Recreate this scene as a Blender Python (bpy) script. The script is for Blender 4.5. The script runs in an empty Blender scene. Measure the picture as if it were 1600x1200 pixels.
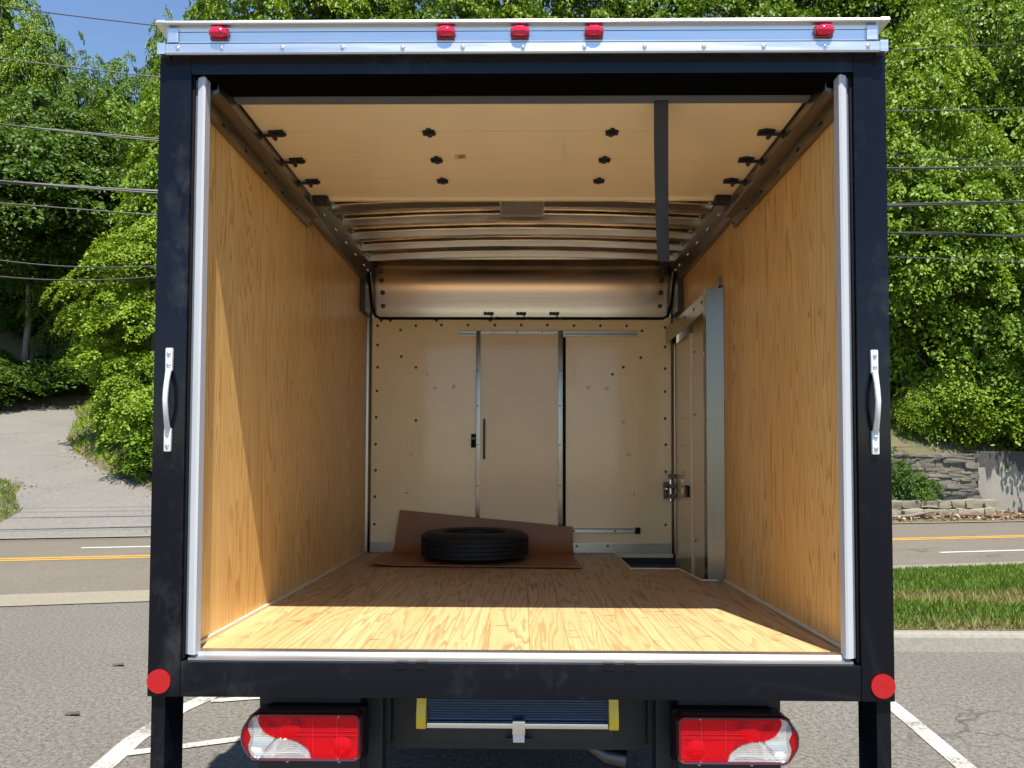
import bpy, bmesh, math, random
import numpy as np
from mathutils import Vector, Matrix
random.seed(7)
scene = bpy.context.scene
COL = scene.collection

# ------------------------------------------------------------------ camera
CAM = Vector((0.0087, -2.534, 1.473))
YAW, PITCH, ROLL = 0.01314, 0.03748, 0.00312
FPX = 1200.0
cd = bpy.data.cameras.new('camera')
cam = bpy.data.objects.new('camera', cd); COL.objects.link(cam)
r_ = Vector((math.cos(YAW), math.sin(YAW), 0)); f0 = Vector((-math.sin(YAW), math.cos(YAW), 0)); z0 = Vector((0, 0, 1))
f_ = f0 * math.cos(PITCH) + z0 * math.sin(PITCH); u_ = z0 * math.cos(PITCH) - f0 * math.sin(PITCH)
r2 = r_ * math.cos(ROLL) + u_ * math.sin(ROLL); u2 = u_ * math.cos(ROLL) - r_ * math.sin(ROLL)
cam.matrix_world = Matrix(((r2.x, u2.x, -f_.x, CAM.x), (r2.y, u2.y, -f_.y, CAM.y), (r2.z, u2.z, -f_.z, CAM.z), (0, 0, 0, 1)))
cd.sensor_width = 36.0; cd.lens = FPX / 1600 * 36.0; cd.shift_y = 82.15 / 1600
cd.clip_start = 0.05; cd.clip_end = 2000
scene.camera = cam
# ------------------------------------------------------------------ sky, sun, exposure
SUN = Vector((0.24, -1.0, 2.24)).normalized()          # towards the sun
elev = math.asin(SUN.z); azim = math.atan2(SUN.x, SUN.y)
w = bpy.data.worlds.new('World'); scene.world = w; w.use_nodes = True
wn = w.node_tree; wn.nodes.clear()
sky = wn.nodes.new('ShaderNodeTexSky'); sky.sky_type = 'NISHITA'; sky.sun_disc = False
sky.sun_elevation = elev; sky.sun_rotation = azim; sky.air_density = 1.0; sky.dust_density = 0.1; sky.ozone_density = 4.0
bg = wn.nodes.new('ShaderNodeBackground'); bg.inputs['Strength'].default_value = 0.075
wo = wn.nodes.new('ShaderNodeOutputWorld')
wn.links.new(sky.outputs[0], bg.inputs[0]); wn.links.new(bg.outputs[0], wo.inputs[0])
sl = bpy.data.lights.new('sun', 'SUN'); sl.energy = 3.6; sl.angle = math.radians(0.5); sl.color = (1.0, 0.93, 0.81)
so = bpy.data.objects.new('sun', sl); COL.objects.link(so)
so.rotation_euler = SUN.to_track_quat('Z', 'Y').to_euler(); so.location = (5, -20, 40)
scene.view_settings.view_transform = 'Standard'; scene.view_settings.look = 'None'
scene.view_settings.gamma = 1.0; scene.view_settings.use_curve_mapping = False
scene.view_settings.exposure = 1.5
scene.cycles.max_bounces = 10; scene.cycles.diffuse_bounces = 8; scene.cycles.glossy_bounces = 4; scene.cycles.transmission_bounces = 4
scene.cycles.sample_clamp_indirect = 8.0
scene.cycles.use_denoising = True; scene.cycles.use_adaptive_sampling = True; scene.cycles.adaptive_threshold = 0.025

# ------------------------------------------------------------------ materials
MATS = {}
class NT:
    def __init__(self, name):
        m = bpy.data.materials.new(name); m.use_nodes = True; self.m = m; self.t = m.node_tree
        self.b = self.t.nodes['Principled BSDF']; self.out = self.t.nodes['Material Output']; MATS[name] = m
    def n(self, typ, **kw):
        x = self.t.nodes.new('ShaderNode' + typ)
        for k, v in kw.items(): setattr(x, k, v)
        return x
    def l(self, a, b): self.t.links.new(a, b)
    def val(self, x, v):
        if isinstance(v, (int, float)): x.default_value = v
        else: self.l(v, x)
    def math(self, op, a, b=None, c=None):
        x = self.n('Math', operation=op); self.val(x.inputs[0], a)
        if b is not None: self.val(x.inputs[1], b)
        if c is not None: self.val(x.inputs[2], c)
        return x.outputs[0]
    def obj(self): return self.n('TexCoord').outputs['Object']
    def sep(self, v):
        s = self.n('SeparateXYZ'); self.l(v, s.inputs[0]); return s.outputs
    def comb(self, x, y, z):
        c = self.n('CombineXYZ'); self.val(c.inputs[0], x); self.val(c.inputs[1], y); self.val(c.inputs[2], z); return c.outputs[0]
    def noise(self, vec, scale, detail=2, rough=0.5, dist=0.0):
        x = self.n('TexNoise'); self.l(vec, x.inputs['Vector']); x.inputs['Scale'].default_value = scale
        x.inputs['Detail'].default_value = detail; x.inputs['Roughness'].default_value = rough; x.inputs['Distortion'].default_value = dist
        return x.outputs['Fac']
    def ramp(self, fac, stops, interp='LINEAR'):
        r = self.n('ValToRGB'); r.color_ramp.interpolation = interp; e = r.color_ramp.elements
        while len(e) > 1: e.remove(e[-1])
        e[0].position = stops[0][0]; e[0].color = self.c4(stops[0][1])
        for p_, c in stops[1:]:
            q = e.new(p_); q.color = self.c4(c)
        self.l(fac, r.inputs[0]); return r.outputs[0]
    @staticmethod
    def c4(c): return (c, c, c, 1) if isinstance(c, (int, float)) else (*c, 1)
    def mix(self, fac, a, b, blend='MIX'):
        x = self.n('Mix', data_type='RGBA', blend_type=blend)
        self.val(x.inputs[0], fac)
        for i, v in ((6, a), (7, b)):
            if isinstance(v, (tuple, list, int, float)): x.inputs[i].default_value = self.c4(v)
            else: self.l(v, x.inputs[i])
        return x.outputs[2]
    def bump(self, h, strength=0.3, dist=0.01):
        b = self.n('Bump'); b.inputs['Strength'].default_value = strength; b.inputs['Distance'].default_value = dist
        self.l(h, b.inputs['Height']); self.l(b.outputs[0], self.b.inputs['Normal'])
    def set(self, **kw):
        for k, v in kw.items():
            i = self.b.inputs[k.replace('_', ' ')]
            if isinstance(v, (int, float)): i.default_value = v
            elif isinstance(v, tuple): i.default_value = self.c4(v) if len(v) == 3 else v
            else: self.l(v, i)
        return self
def plain(name, col, rough=0.5, metal=0.0, var=0.12, scale=18, coat=0.0, bump=0.0, spec=0.5):
    n = NT(name); o = n.obj(); f = n.noise(o, scale, 4, 0.6)
    c = n.mix(f, tuple(x * (1 - var) for x in col), tuple(min(1, x * (1 + var)) for x in col))
    n.set(Base_Color=c, Metallic=metal, Coat_Weight=coat, Coat_Roughness=0.06)
    n.b.inputs['Specular IOR Level'].default_value = spec
    n.set(Roughness=n.math('MULTIPLY_ADD', n.noise(o, scale * 2.3, 3), 0.25 * rough, rough * 0.87))
    if bump: n.bump(n.noise(o, scale * 8, 3), bump, 0.003)
    return n.m

def wood(name, across, along, light, mid, dark, freq, nlines, rough=0.5, marks=0.0, coat=0.0, stretch=0.06):
    n = NT(name); s = n.sep(n.obj()); ax = 'XYZ'.index(across); al = 'XYZ'.index(along)
    rnd = n.n('ObjectInfo').outputs['Random']; seed = n.math('MULTIPLY', rnd, 37.0)
    A, L = s[ax], s[al]
    v = n.comb(n.math('MULTIPLY', A, freq), n.math('MULTIPLY', L, freq * stretch), seed)
    f = n.noise(v, 1.0, 2.4, 0.42, 0.25)
    wob = n.math('MULTIPLY', n.noise(n.comb(n.math('MULTIPLY', A, 40), n.math('MULTIPLY', L, 9), seed), 1, 2), 0.028)
    ph = n.math('FRACT', n.math('MULTIPLY', n.math('ADD', n.math('ADD', f, wob), n.math('MULTIPLY', A, 0.35)), nlines))
    line = n.ramp(ph, [(0.0, 0.0), (0.55, 0.18), (0.86, 1.0), (0.93, 0.75), (1.0, 0.0)])
    fade = n.noise(n.comb(n.math('MULTIPLY', A, 3), n.math('MULTIPLY', L, 0.8), seed), 1, 2)
    fade = n.ramp(fade, [(0.3, 0.5), (0.62, 1.0)])
    big = n.noise(n.comb(n.math('MULTIPLY', A, 2.2), n.math('MULTIPLY', L, 0.22), n.math('ADD', seed, 9)), 1, 3)
    base = n.mix(n.ramp(big, [(0.36, 0.0), (0.64, 1.0)]), light, mid)
    c = n.mix(n.math('MULTIPLY', n.math('MULTIPLY', line, fade), 0.9), base, dark)
    fib = n.noise(n.comb(n.math('MULTIPLY', A, 260), n.math('MULTIPLY', L, 5), seed), 1, 3)
    c = n.mix(n.math('MULTIPLY', n.ramp(fib, [(0.42, 0.0), (0.7, 1.0)]), 0.25), c, tuple(x * 0.72 for x in dark))
    if marks:
        k = n.noise(n.comb(n.math('MULTIPLY', A, 7 if marks > .5 else 26), n.math('MULTIPLY', L, 34 if marks > .5 else 7), n.math('ADD', seed, 3)), 1, 1.5)
        c = n.mix(n.ramp(k, [(0.695 if marks > .5 else 0.745, 0.0), (0.745 if marks > .5 else 0.79, 1.0)]), c, (dark[0] * .45, dark[1] * .38, dark[2] * .3))
    n.set(Base_Color=c, Roughness=n.math('MULTIPLY_ADD', line, 0.12, rough), Coat_Weight=coat, Coat_Roughness=0.25)
    n.bump(n.math('ADD', n.math('MULTIPLY', line, 0.5), fib), 0.12, 0.002)
    return n.m

wood('wall_plywood', 'Y', 'Z', (0.82, 0.55, 0.22), (0.75, 0.46, 0.155), (0.46, 0.22, 0.05), 7.5, 24, 0.42, 0.3, 0.10, 0.055)
wood('floor_wood', 'X', 'Y', (0.58, 0.41, 0.215), (0.52, 0.345, 0.16), (0.28, 0.155, 0.055), 11.0, 13, 0.5, 1.0, 0.05, 0.05)
n = NT('black_paint'); o = n.obj(); sp_ = n.sep(o)
f = n.noise(o, 2.2, 5, 0.65); sm = n.noise(n.comb(n.math('MULTIPLY', sp_[0], 9), sp_[1], n.math('MULTIPLY', sp_[2], 5)), 1, 5, 0.7)
k = n.math('MULTIPLY', n.ramp(f, [(0.52, 0), (0.72, 1)]), n.ramp(sm, [(0.48, 0), (0.72, 1)]))
chip = n.ramp(n.noise(o, 38, 2, 0.5), [(0.765, 0), (0.785, 1)])
c = n.mix(n.math('MULTIPLY', k, 0.75), (0.004, 0.005, 0.008), (0.06, 0.062, 0.066)); c = n.mix(n.math('MULTIPLY', chip, 0.5), c, (0.22, 0.22, 0.22))
n.set(Base_Color=c, Roughness=n.math('MULTIPLY_ADD', k, 0.4, 0.13)); n.b.inputs['Specular IOR Level'].default_value = 0.24
n.bump(n.noise(o, 45, 3), 0.03, 0.003)
plain('black_rubber', (0.006, 0.006, 0.0065), 0.7, 0, 0.3, 30, 0, 0, 0.15)
plain('black_steel', (0.010, 0.011, 0.012), 0.5, 0, 0.4, 12, 0, 0.1)
plain('tyre_rubber', (0.008, 0.008, 0.009), 0.7, 0, 0.3, 40, 0, 0.2)
plain('white_pvc', (0.43, 0.45, 0.48), 0.45, 0, 0.05, 5)
plain('shade_black', (0.004, 0.004, 0.004), 1.0, 0, 0.2, 8, 0, 0, 0.0)  # shade put into the colour: matte black without reflections
plain('grey_pvc', (0.10, 0.12, 0.15), 0.4, 0, 0.2, 8)
plain('chrome', (0.85, 0.85, 0.86), 0.14, 1.0, 0.05, 9)
plain('handle_grey', (0.66, 0.67, 0.68), 0.38, 0.3, 0.08, 14)
plain('yellow_plastic', (0.72, 0.50, 0.02), 0.35, 0, 0.12, 14, 0.2)
plain('caulk', (0.72, 0.60, 0.42), 0.6)
plain('brown_card', (0.27, 0.11, 0.032), 0.55, 0, 0.12, 5, 0.05)
plain('sticker', (0.62, 0.45, 0.20), 0.6)
plain('ink', (0.05, 0.03, 0.02), 0.7)
plain('flap_rubber', (0.012, 0.016, 0.032), 0.55, 0, 0.3, 10)
plain('letter_paint', (0.55, 0.65, 0.78), 0.5)
plain('wire_black', (0.02, 0.02, 0.022), 0.5)
plain('wire_grey', (0.10, 0.10, 0.10), 0.4, 0.4)
plain('bark', (0.17, 0.14, 0.11), 0.9, 0, 0.4, 7, 0, 0.6)
plain('twine_strap', (0.022, 0.022, 0.024), 0.42, 0, 0.6, 40, 0, 0.5)
plain('drain_hose', (0.12, 0.06, 0.035), 0.6, 0, 0.4, 6)
plain('brass', (0.5, 0.38, 0.2), 0.35, 0.9)
# glossy cream panels
def panel(name, col, rough, scale, bump):
    n = NT(name); o = n.obj()
    f = n.noise(o, 3.0, 4, 0.6)
    n.set(Base_Color=n.mix(f, tuple(x * .93 for x in col), tuple(min(1, x * 1.06) for x in col)), Roughness=rough, Coat_Weight=0.7, Coat_Roughness=0.10)
    h = n.n('TexVoronoi'); h.inputs['Scale'].default_value = scale; n.l(o, h.inputs['Vector'])
    n.bump(n.math('ADD', h.outputs['Distance'], n.math('MULTIPLY', n.noise(o, 6, 2), 0.6)), bump, 0.002)
panel('bulkhead_panel', (0.84, 0.66, 0.36), 0.34, 110, 0.22)
panel('bulkhead_door', (0.77, 0.60, 0.34), 0.5, 170, 0.35)
panel('roll_door', (0.92, 0.78, 0.51), 0.14, 14, 0.05)
panel('side_door', (0.72, 0.56, 0.32), 0.22, 60, 0.06)
def metal(name, col, rough, sx, sy, sz, mixc=0.12, wav=0.0):
    n = NT(name); s = n.sep(n.obj())
    v = n.comb(n.math('MULTIPLY', s[0], sx), n.math('MULTIPLY', s[1], sy), n.math('MULTIPLY', s[2], sz))
    f = n.noise(v, 1, 4, 0.6)
    n.set(Base_Color=n.mix(f, tuple(x * (1 - mixc) for x in col), tuple(min(1, x * (1 + mixc)) for x in col)), Metallic=1.0,
          Roughness=n.math('MULTIPLY_ADD', f, rough * 0.6, rough * 0.7))
    if wav: n.bump(n.noise(n.comb(n.math('MULTIPLY', s[0], 3), n.math('MULTIPLY', s[1], 14), s[2]), 1, 2), wav, 0.01)
metal('aluminium', (0.70, 0.71, 0.73), 0.34, 3, 60, 60)
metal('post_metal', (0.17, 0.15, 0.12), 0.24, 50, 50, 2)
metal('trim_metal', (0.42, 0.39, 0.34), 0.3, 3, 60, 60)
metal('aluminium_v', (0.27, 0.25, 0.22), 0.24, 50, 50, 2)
metal('roof_metal', (0.60, 0.52, 0.41), 0.22, 2, 50, 50, 0.15, 0.35)
metal('cove_metal', (0.62, 0.54, 0.44), 0.24, 1.5, 30, 90, 0.12)
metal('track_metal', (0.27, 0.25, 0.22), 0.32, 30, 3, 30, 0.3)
metal('dark_metal', (0.10, 0.10, 0.10), 0.4, 10, 10, 10, 0.3)
# diamond plate
n = NT('diamond_plate'); s = n.sep(n.obj())
a = n.math('ABSOLUTE', n.math('SINE', n.math('MULTIPLY', n.math('ADD', s[0], s[1]), 110)))
b = n.math('ABSOLUTE', n.math('SINE', n.math('MULTIPLY', n.math('SUBTRACT', s[0], s[1]), 110)))
n.set(Base_Color=(0.035, 0.037, 0.04), Metallic=0.3, Roughness=0.5); n.bump(n.math('MULTIPLY', a, b), 0.8, 0.004)
# lamps
def lens(name, col, rough=0.12, lines=0):
    n = NT(name); o = n.obj(); s = n.sep(o)
    f = n.noise(o, 30, 2)
    n.set(Base_Color=n.mix(f, tuple(x * .75 for x in col), col), Roughness=rough, Coat_Weight=0.8, Coat_Roughness=0.04, Subsurface_Weight=0.0)
    if lines: n.bump(n.math('SINE', n.math('MULTIPLY', s[2], lines)), 0.4, 0.002)
lens('lamp_red', (0.58, 0.0, 0.012), 0.15, 900); lens('lamp_red_plain', (0.46, 0.0, 0.01), 0.12); lens('lamp_red_dark', (0.07, 0.0, 0.006), 0.1)
lens('marker_red', (0.72, 0.0, 0.04), 0.12); lens('lamp_clear', (0.42, 0.41, 0.38), 0.15); lens('lamp_amber', (0.45, 0.24, 0.08), 0.2)
def glass(name, col, body):
    n = NT(name); o = n.obj(); s = n.sep(o)
    n.set(Base_Color=col, Roughness=0.08); n.b.inputs['Coat Weight'].default_value = 0.3
    n.bump(n.math('SINE', n.math('MULTIPLY', s[2], 800)), 0.35, 0.001)
    t = n.n('BsdfTransparent'); t.inputs['Color'].default_value = n.c4(tuple(min(1, x*1.25) for x in col)); ms = n.n('MixShader'); ms.inputs[0].default_value = body
    n.l(t.outputs[0], ms.inputs[1]); n.l(n.b.outputs[0], ms.inputs[2]); n.l(ms.outputs[0], n.out.inputs['Surface'])
glass('red_glass', (0.80, 0.012, 0.03), 0.24); glass('clear_glass', (0.78, 0.78, 0.76), 0.22)
n = NT('lamp_bowl'); n.set(Base_Color=(0.80, 0.79, 0.78), Metallic=0.92, Roughness=0.22); n.bump(n.noise(n.obj(), 60, 2), 0.25, 0.004)
plain('lamp_silver', (0.70, 0.67, 0.66), 0.16, 0.9, 0.25, 22)
n = NT('reflector_red'); v = n.n('TexVoronoi'); v.inputs['Scale'].default_value = 260; n.l(n.obj(), v.inputs['Vector'])
n.set(Base_Color=n.mix(v.outputs['Distance'], (0.44, 0.004, 0.006), (0.28, 0.0, 0.004)), Roughness=0.25, Coat_Weight=0.6)
# step tread
metal('tread_metal', (0.06, 0.085, 0.13), 0.28, 2, 40, 40)
# ground
def asphalt(name, c0, c1, patch, crack=0.4, gscale=95):
    n = NT(name); o = n.obj()
    g = n.noise(o, gscale, 3, 0.75); g2 = n.noise(o, gscale * 0.37, 2, 0.6)
    big = n.noise(o, 0.55, 4, 0.6); mid = n.noise(o, 2.6, 3)
    c = n.mix(n.ramp(n.math('MULTIPLY_ADD', g2, 0.4, n.math('MULTIPLY', g, 0.6)), [(0.38, 0.0), (0.60, 1.0)]), c0, c1)
    c = n.mix(n.math('MULTIPLY', n.ramp(big, [(0.35, 0), (0.65, 1)]), 0.45), c, patch, 'MULTIPLY')
    c = n.mix(n.math('MULTIPLY', n.ramp(mid, [(0.6, 0), (0.75, 1)]), 0.25), c, patch, 'MULTIPLY')
    if crack:
        wv = n.n('TexVoronoi', feature='DISTANCE_TO_EDGE'); wv.inputs['Scale'].default_value = 0.33
        wob = n.n('VectorMath', operation='ADD'); nz = n.n('TexNoise'); nz.inputs['Scale'].default_value = 1.3; nz.inputs['Detail'].default_value = 5
        n.l(o, nz.inputs['Vector']); n.l(o, wob.inputs[0])
        sc = n.n('VectorMath', operation='SCALE'); sc.inputs['Scale'].default_value = 1.1; n.l(nz.outputs['Color'], sc.inputs[0]); n.l(sc.outputs[0], wob.inputs[1]); n.l(wob.outputs[0], wv.inputs['Vector'])
        k = n.math('MULTIPLY', n.ramp(wv.outputs['Distance'], [(0.0, 1), (0.006, 0.0)]), n.ramp(n.noise(o, 0.4, 2), [(0.5, 0), (0.6, crack)]))
        c = n.mix(k, c, (0.03, 0.03, 0.03))
    n.set(Base_Color=c, Roughness=0.85); n.b.inputs['Specular IOR Level'].default_value = 0.25
    n.bump(g, 0.5, 0.006)
asphalt('lot_asphalt', (0.058, 0.054, 0.048), (0.20, 0.187, 0.166), (0.74, 0.74, 0.75), 0.7, 95)
asphalt('road_asphalt', (0.105, 0.093, 0.076), (0.17, 0.152, 0.125), (0.75, 0.74, 0.72), 0.9, 60)
asphalt('drive_asphalt', (0.12, 0.113, 0.103), (0.20, 0.19, 0.172), (0.78, 0.78, 0.78), 1.0, 50)
asphalt('gutter_concrete', (0.19, 0.17, 0.13), (0.25, 0.228, 0.175), (0.85, 0.85, 0.84), 0.5, 60)
asphalt('kerb_concrete', (0.20, 0.19, 0.165), (0.265, 0.25, 0.215), (0.85, 0.85, 0.85), 0.2, 60)
def paint(name, col, wear, under):
    n = NT(name); o = n.obj(); g = n.noise(o, 55, 4, 0.7); b = n.noise(o, 3, 3)
    k = n.ramp(n.math('MULTIPLY_ADD', b, 0.5, n.math('MULTIPLY', g, 0.5)), [(wear - .04, 1.0), (wear + .05, 0.0)])
    n.set(Base_Color=n.mix(k, col, under), Roughness=0.75); n.bump(g, 0.3, 0.004)
paint('white_road_paint', (0.40, 0.39, 0.36), 0.455, (0.16, 0.15, 0.135)); paint('fresh_white_paint', (0.55, 0.55, 0.53), 0.36, (0.2, 0.2, 0.18))
paint('yellow_road_paint', (0.42, 0.24, 0.035), 0.40, (0.22, 0.16, 0.07))
n = NT('hill_soil'); o = n.obj(); f = n.noise(o, 1.2, 5, 0.65); g = n.noise(o, 9, 4, 0.7)
c = n.mix(n.ramp(f, [(0.4, 0), (0.6, 1)]), (0.10, 0.075, 0.045), (0.05, 0.075, 0.02)); c = n.mix(n.math('MULTIPLY', g, 0.6), c, (0.16, 0.12, 0.07))
n.set(Base_Color=c, Roughness=0.95); n.bump(g, 0.8, 0.05)
# retaining wall: concrete with black staining hanging down from its top and rust runs
n = NT('stained_concrete'); o = n.obj(); s = n.sep(o)
f = n.noise(o, 3.5, 5, 0.6)
base = n.mix(f, (0.17, 0.16, 0.135), (0.31, 0.29, 0.245))
drip = n.noise(n.comb(n.math('MULTIPLY', s[0], 2.6), 0.0, n.math('MULTIPLY', s[2], 0.25)), 1, 4, 0.65)
lvl = n.math('ADD', n.math('MULTIPLY', n.math('SUBTRACT', s[2], 1.25), 1.3), n.math('MULTIPLY', n.math('SUBTRACT', drip, 0.48), 3.4))
st = n.ramp(lvl, [(0.08, 0.0), (0.26, 1.0)])
c = n.mix(n.math('MULTIPLY', st, n.math('MULTIPLY_ADD', n.noise(o, 14, 3), 0.5, 0.65)), base, (0.03, 0.03, 0.03))
rust = n.noise(n.comb(n.math('MULTIPLY', s[0], 1.7), 4.0, n.math('MULTIPLY', s[2], 0.35)), 1, 2)
c = n.mix(n.math('MULTIPLY', n.ramp(rust, [(0.64, 0), (0.72, 1)]), 0.75), c, (0.36, 0.23, 0.09))
ln = n.math('ABSOLUTE', n.math('SUBTRACT', n.math('FRACT', n.math('MULTIPLY', s[2], 3.4)), 0.5))
c = n.mix(n.ramp(ln, [(0.0, 0.35), (0.03, 0.0)]), c, (0.15, 0.15, 0.14))
n.set(Base_Color=c, Roughness=0.9); n.bump(n.noise(o, 25, 4), 0.35, 0.01)
def stone(name, a, b):
    n = NT(name); o = n.obj(); rnd = n.n('ObjectInfo').outputs['Random']
    f = n.noise(o, 7, 5, 0.7)
    c = n.mix(f, a, b); c = n.mix(n.math('MULTIPLY', rnd, 0.45), c, tuple(x * .55 for x in a))
    n.set(Base_Color=c, Roughness=0.92); n.bump(n.noise(o, 16, 5, 0.7), 0.9, 0.03)
stone('wall_stone', (0.10, 0.09, 0.072), (0.27, 0.245, 0.20)); stone('pale_stone', (0.20, 0.175, 0.125), (0.40, 0.355, 0.27))
plain('mortar_dark', (0.06, 0.057, 0.05), 0.95, 0, 0.4, 6)
def leafmat(name, dark, light, yellow, trans=0.35):
    n = NT(name); a = n.n('Attribute'); a.attribute_name = 'tint'; rnd = n.n('ObjectInfo').outputs['Random']
    o = n.obj(); big = n.noise(o, 0.55, 2)
    k = n.math('MULTIPLY_ADD', a.outputs['Fac'], 0.55, n.math('MULTIPLY', big, 0.45))
    c = n.mix(n.ramp(k, [(0.25, 0), (0.75, 1)]), dark, light)
    c = n.mix(n.math('MULTIPLY', rnd, 0.6), c, yellow)
    n.set(Base_Color=c, Roughness=0.5); n.b.inputs['Specular IOR Level'].default_value = 0.25
    tr = n.n('BsdfTranslucent'); n.l(n.mix(0.5, c, (0.30, 0.42, 0.02)), tr.inputs['Color'])
    ms = n.n('MixShader'); ms.inputs[0].default_value = trans
    n.l(n.b.outputs[0], ms.inputs[1]); n.l(tr.outputs[0], ms.inputs[2]); n.l(ms.outputs[0], n.out.inputs['Surface'])
leafmat('leaf_maple', (0.050, 0.110, 0.008), (0.115, 0.215, 0.014), (0.16, 0.255, 0.014), 0.2)
leafmat('leaf_bright', (0.080, 0.150, 0.008), (0.155, 0.255, 0.014), (0.20, 0.295, 0.016), 0.22)
leafmat('leaf_dark', (0.026, 0.066, 0.008), (0.065, 0.135, 0.014), (0.08, 0.15, 0.012), 0.18)
leafmat('grass_blade', (0.035, 0.085, 0.008), (0.115, 0.21, 0.018), (0.12, 0.19, 0.025), 0.25)
leafmat('straw_blade', (0.17, 0.14, 0.05), (0.30, 0.26, 0.11), (0.27, 0.24, 0.08), 0.2)
n = NT('leaf_litter'); a_ = n.n('Attribute'); a_.attribute_name = 'tint'
n.set(Base_Color=n.ramp(a_.outputs['Fac'], [(0, (0.10, 0.055, 0.03)), (0.5, (0.26, 0.16, 0.085)), (1, (0.45, 0.36, 0.24))]), Roughness=0.9)

# ------------------------------------------------------------------ mesh helpers
class MB:
    def __init__(self): self.v = []; self.f = []; self.sm = False
    def add(self, vs, fs):
        o = len(self.v); self.v += [tuple(v) for v in vs]; self.f += [tuple(o + i for i in f) for f in fs]; return self
    def box(self, x0, x1, y0, y1, z0, z1, bv=0.0):
        if bv <= 0:
            return self.add([(x0,y0,z0),(x1,y0,z0),(x1,y1,z0),(x0,y1,z0),(x0,y0,z1),(x1,y0,z1),(x1,y1,z1),(x0,y1,z1)],
                            [(3,2,1,0),(4,5,6,7),(0,1,5,4),(1,2,6,5),(2,3,7,6),(3,0,4,7)])
        bm = bmesh.new(); bmesh.ops.create_cube(bm, size=1)
        for v in bm.verts: v.co = Vector(((x0+x1)/2 + v.co.x*(x1-x0), (y0+y1)/2 + v.co.y*(y1-y0), (z0+z1)/2 + v.co.z*(z1-z0)))
        bmesh.ops.bevel(bm, geom=bm.edges[:], offset=bv, segments=2, affect='EDGES', profile=0.7)
        return self.addbm(bm)
    def addbm(self, bm):
        bm.verts.index_update(); self.add([v.co[:] for v in bm.verts], [[v.index for v in f.verts] for f in bm.faces]); bm.free(); return self
    def tube(self, pts, r, n=8, cap=True):
        pts = [Vector(p) for p in pts]; rs = r if isinstance(r, (list, tuple)) else [r] * len(pts)
        vs = []; fs = []; prev = None
        for i, p in enumerate(pts):
            t = (pts[min(i+1, len(pts)-1)] - pts[max(i-1, 0)]).normalized()
            if prev is None: a = t.orthogonal().normalized()
            else: a = (prev - t * prev.dot(t)).normalized()
            prev = a; b = t.cross(a)
            for k in range(n):
                q = 2*math.pi*k/n; vs.append(p + (a*math.cos(q) + b*math.sin(q)) * rs[i])
        for i in range(len(pts)-1):
            for k in range(n):
                fs.append((i*n+k, i*n+(k+1)%n, (i+1)*n+(k+1)%n, (i+1)*n+k))
        if cap: fs.append(tuple(range(n))[::-1]); fs.append(tuple((len(pts)-1)*n+k for k in range(n)))
        return self.add(vs, fs)
    def cyl(self, p0, p1, r, n=12): return self.tube([p0, p1], r, n)
    def prism(self, pts, axis, a, b):
        """polygon pts in the two other axes (in order), extruded along axis from a to b"""
        def mk(p, q):
            return {'X': (q, p[0], p[1]), 'Y': (p[0], q, p[1]), 'Z': (p[0], p[1], q)}[axis]
        n = len(pts); vs = [mk(p, a) for p in pts] + [mk(p, b) for p in pts]
        fs = [tuple(range(n)), tuple(range(2*n-1, n-1, -1))] + [(i, n+i, n+(i+1)%n, (i+1)%n) for i in range(n)]
        return self.add(vs, fs)
    def dome(self, c, nrm, r, h, n=8):
        c = Vector(c); nrm = Vector(nrm).normalized(); a = nrm.orthogonal().normalized(); b = nrm.cross(a); vs = []
        for rr, hh in ((1, 0), (0.8, 0.6), (0.35, 0.95)):
            for k in range(n):
                q = 2*math.pi*k/n; vs.append(c + (a*math.cos(q)+b*math.sin(q))*r*rr + nrm*h*hh)
        vs.append(c + nrm*h)
        fs = [(i*n+k, i*n+(k+1)%n, (i+1)*n+(k+1)%n, (i+1)*n+k) for i in range(2) for k in range(n)] + [(2*n+k, 2*n+(k+1)%n, 3*n) for k in range(n)]
        return self.add(vs, fs)
    def sheet(self, grid):
        """grid[i][j] of points"""
        o = len(self.v); m = len(grid[0])
        self.v += [tuple(p) for row in grid for p in row]
        for i in range(len(grid)-1):
            for j in range(m-1):
                self.f.append((o+i*m+j, o+i*m+j+1, o+(i+1)*m+j+1, o+(i+1)*m+j))
        return self
    def mesh(self, name, mat, origin=(0, 0, 0), smooth=False):
        me = bpy.data.meshes.new(name); o = Vector(origin)
        me.from_pydata([tuple(Vector(v) - o) for v in self.v], [], self.f)
        bm = bmesh.new(); bm.from_mesh(me); bmesh.ops.recalc_face_normals(bm, faces=bm.faces[:]); bm.to_mesh(me); bm.free()
        me.materials.append(MATS[mat])
        if smooth:
            me.polygons.foreach_set('use_smooth', [True]*len(me.polygons))
            if smooth != 'all':
                try: me.set_sharp_from_angle(angle=math.radians(38))
                except Exception: pass
        return me

def worldloc(o):
    l = Vector((0, 0, 0))
    while o: l += o.location; o = o.parent
    return l
def build(mb, name, mat, parent=None, smooth=False, origin=None):
    """one mesh object; mb is in world coordinates"""
    if origin is None: origin = worldloc(parent) if parent else (0, 0, 0)
    me = mb.mesh(name, mat, origin, smooth)
    o = bpy.data.objects.new(name, me); COL.objects.link(o)
    if parent: o.parent = parent; o.location = Vector(origin) - worldloc(parent)
    else: o.location = origin
    return o
def piece(name, me, parent, loc, rot=(0, 0, 0), scale=(1, 1, 1)):
    o = bpy.data.objects.new(name, me); COL.objects.link(o); o.parent = parent
    o.location = Vector(loc) - worldloc(parent) if parent else Vector(loc); o.rotation_euler = rot; o.scale = scale
    return o
def empty(name, loc, label=None, cat=None, group=None):
    o = bpy.data.objects.new(name, None); COL.objects.link(o); o.location = loc; o.empty_display_size = 0.2
    if label: tag(o, label, cat, group)
    return o
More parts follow.
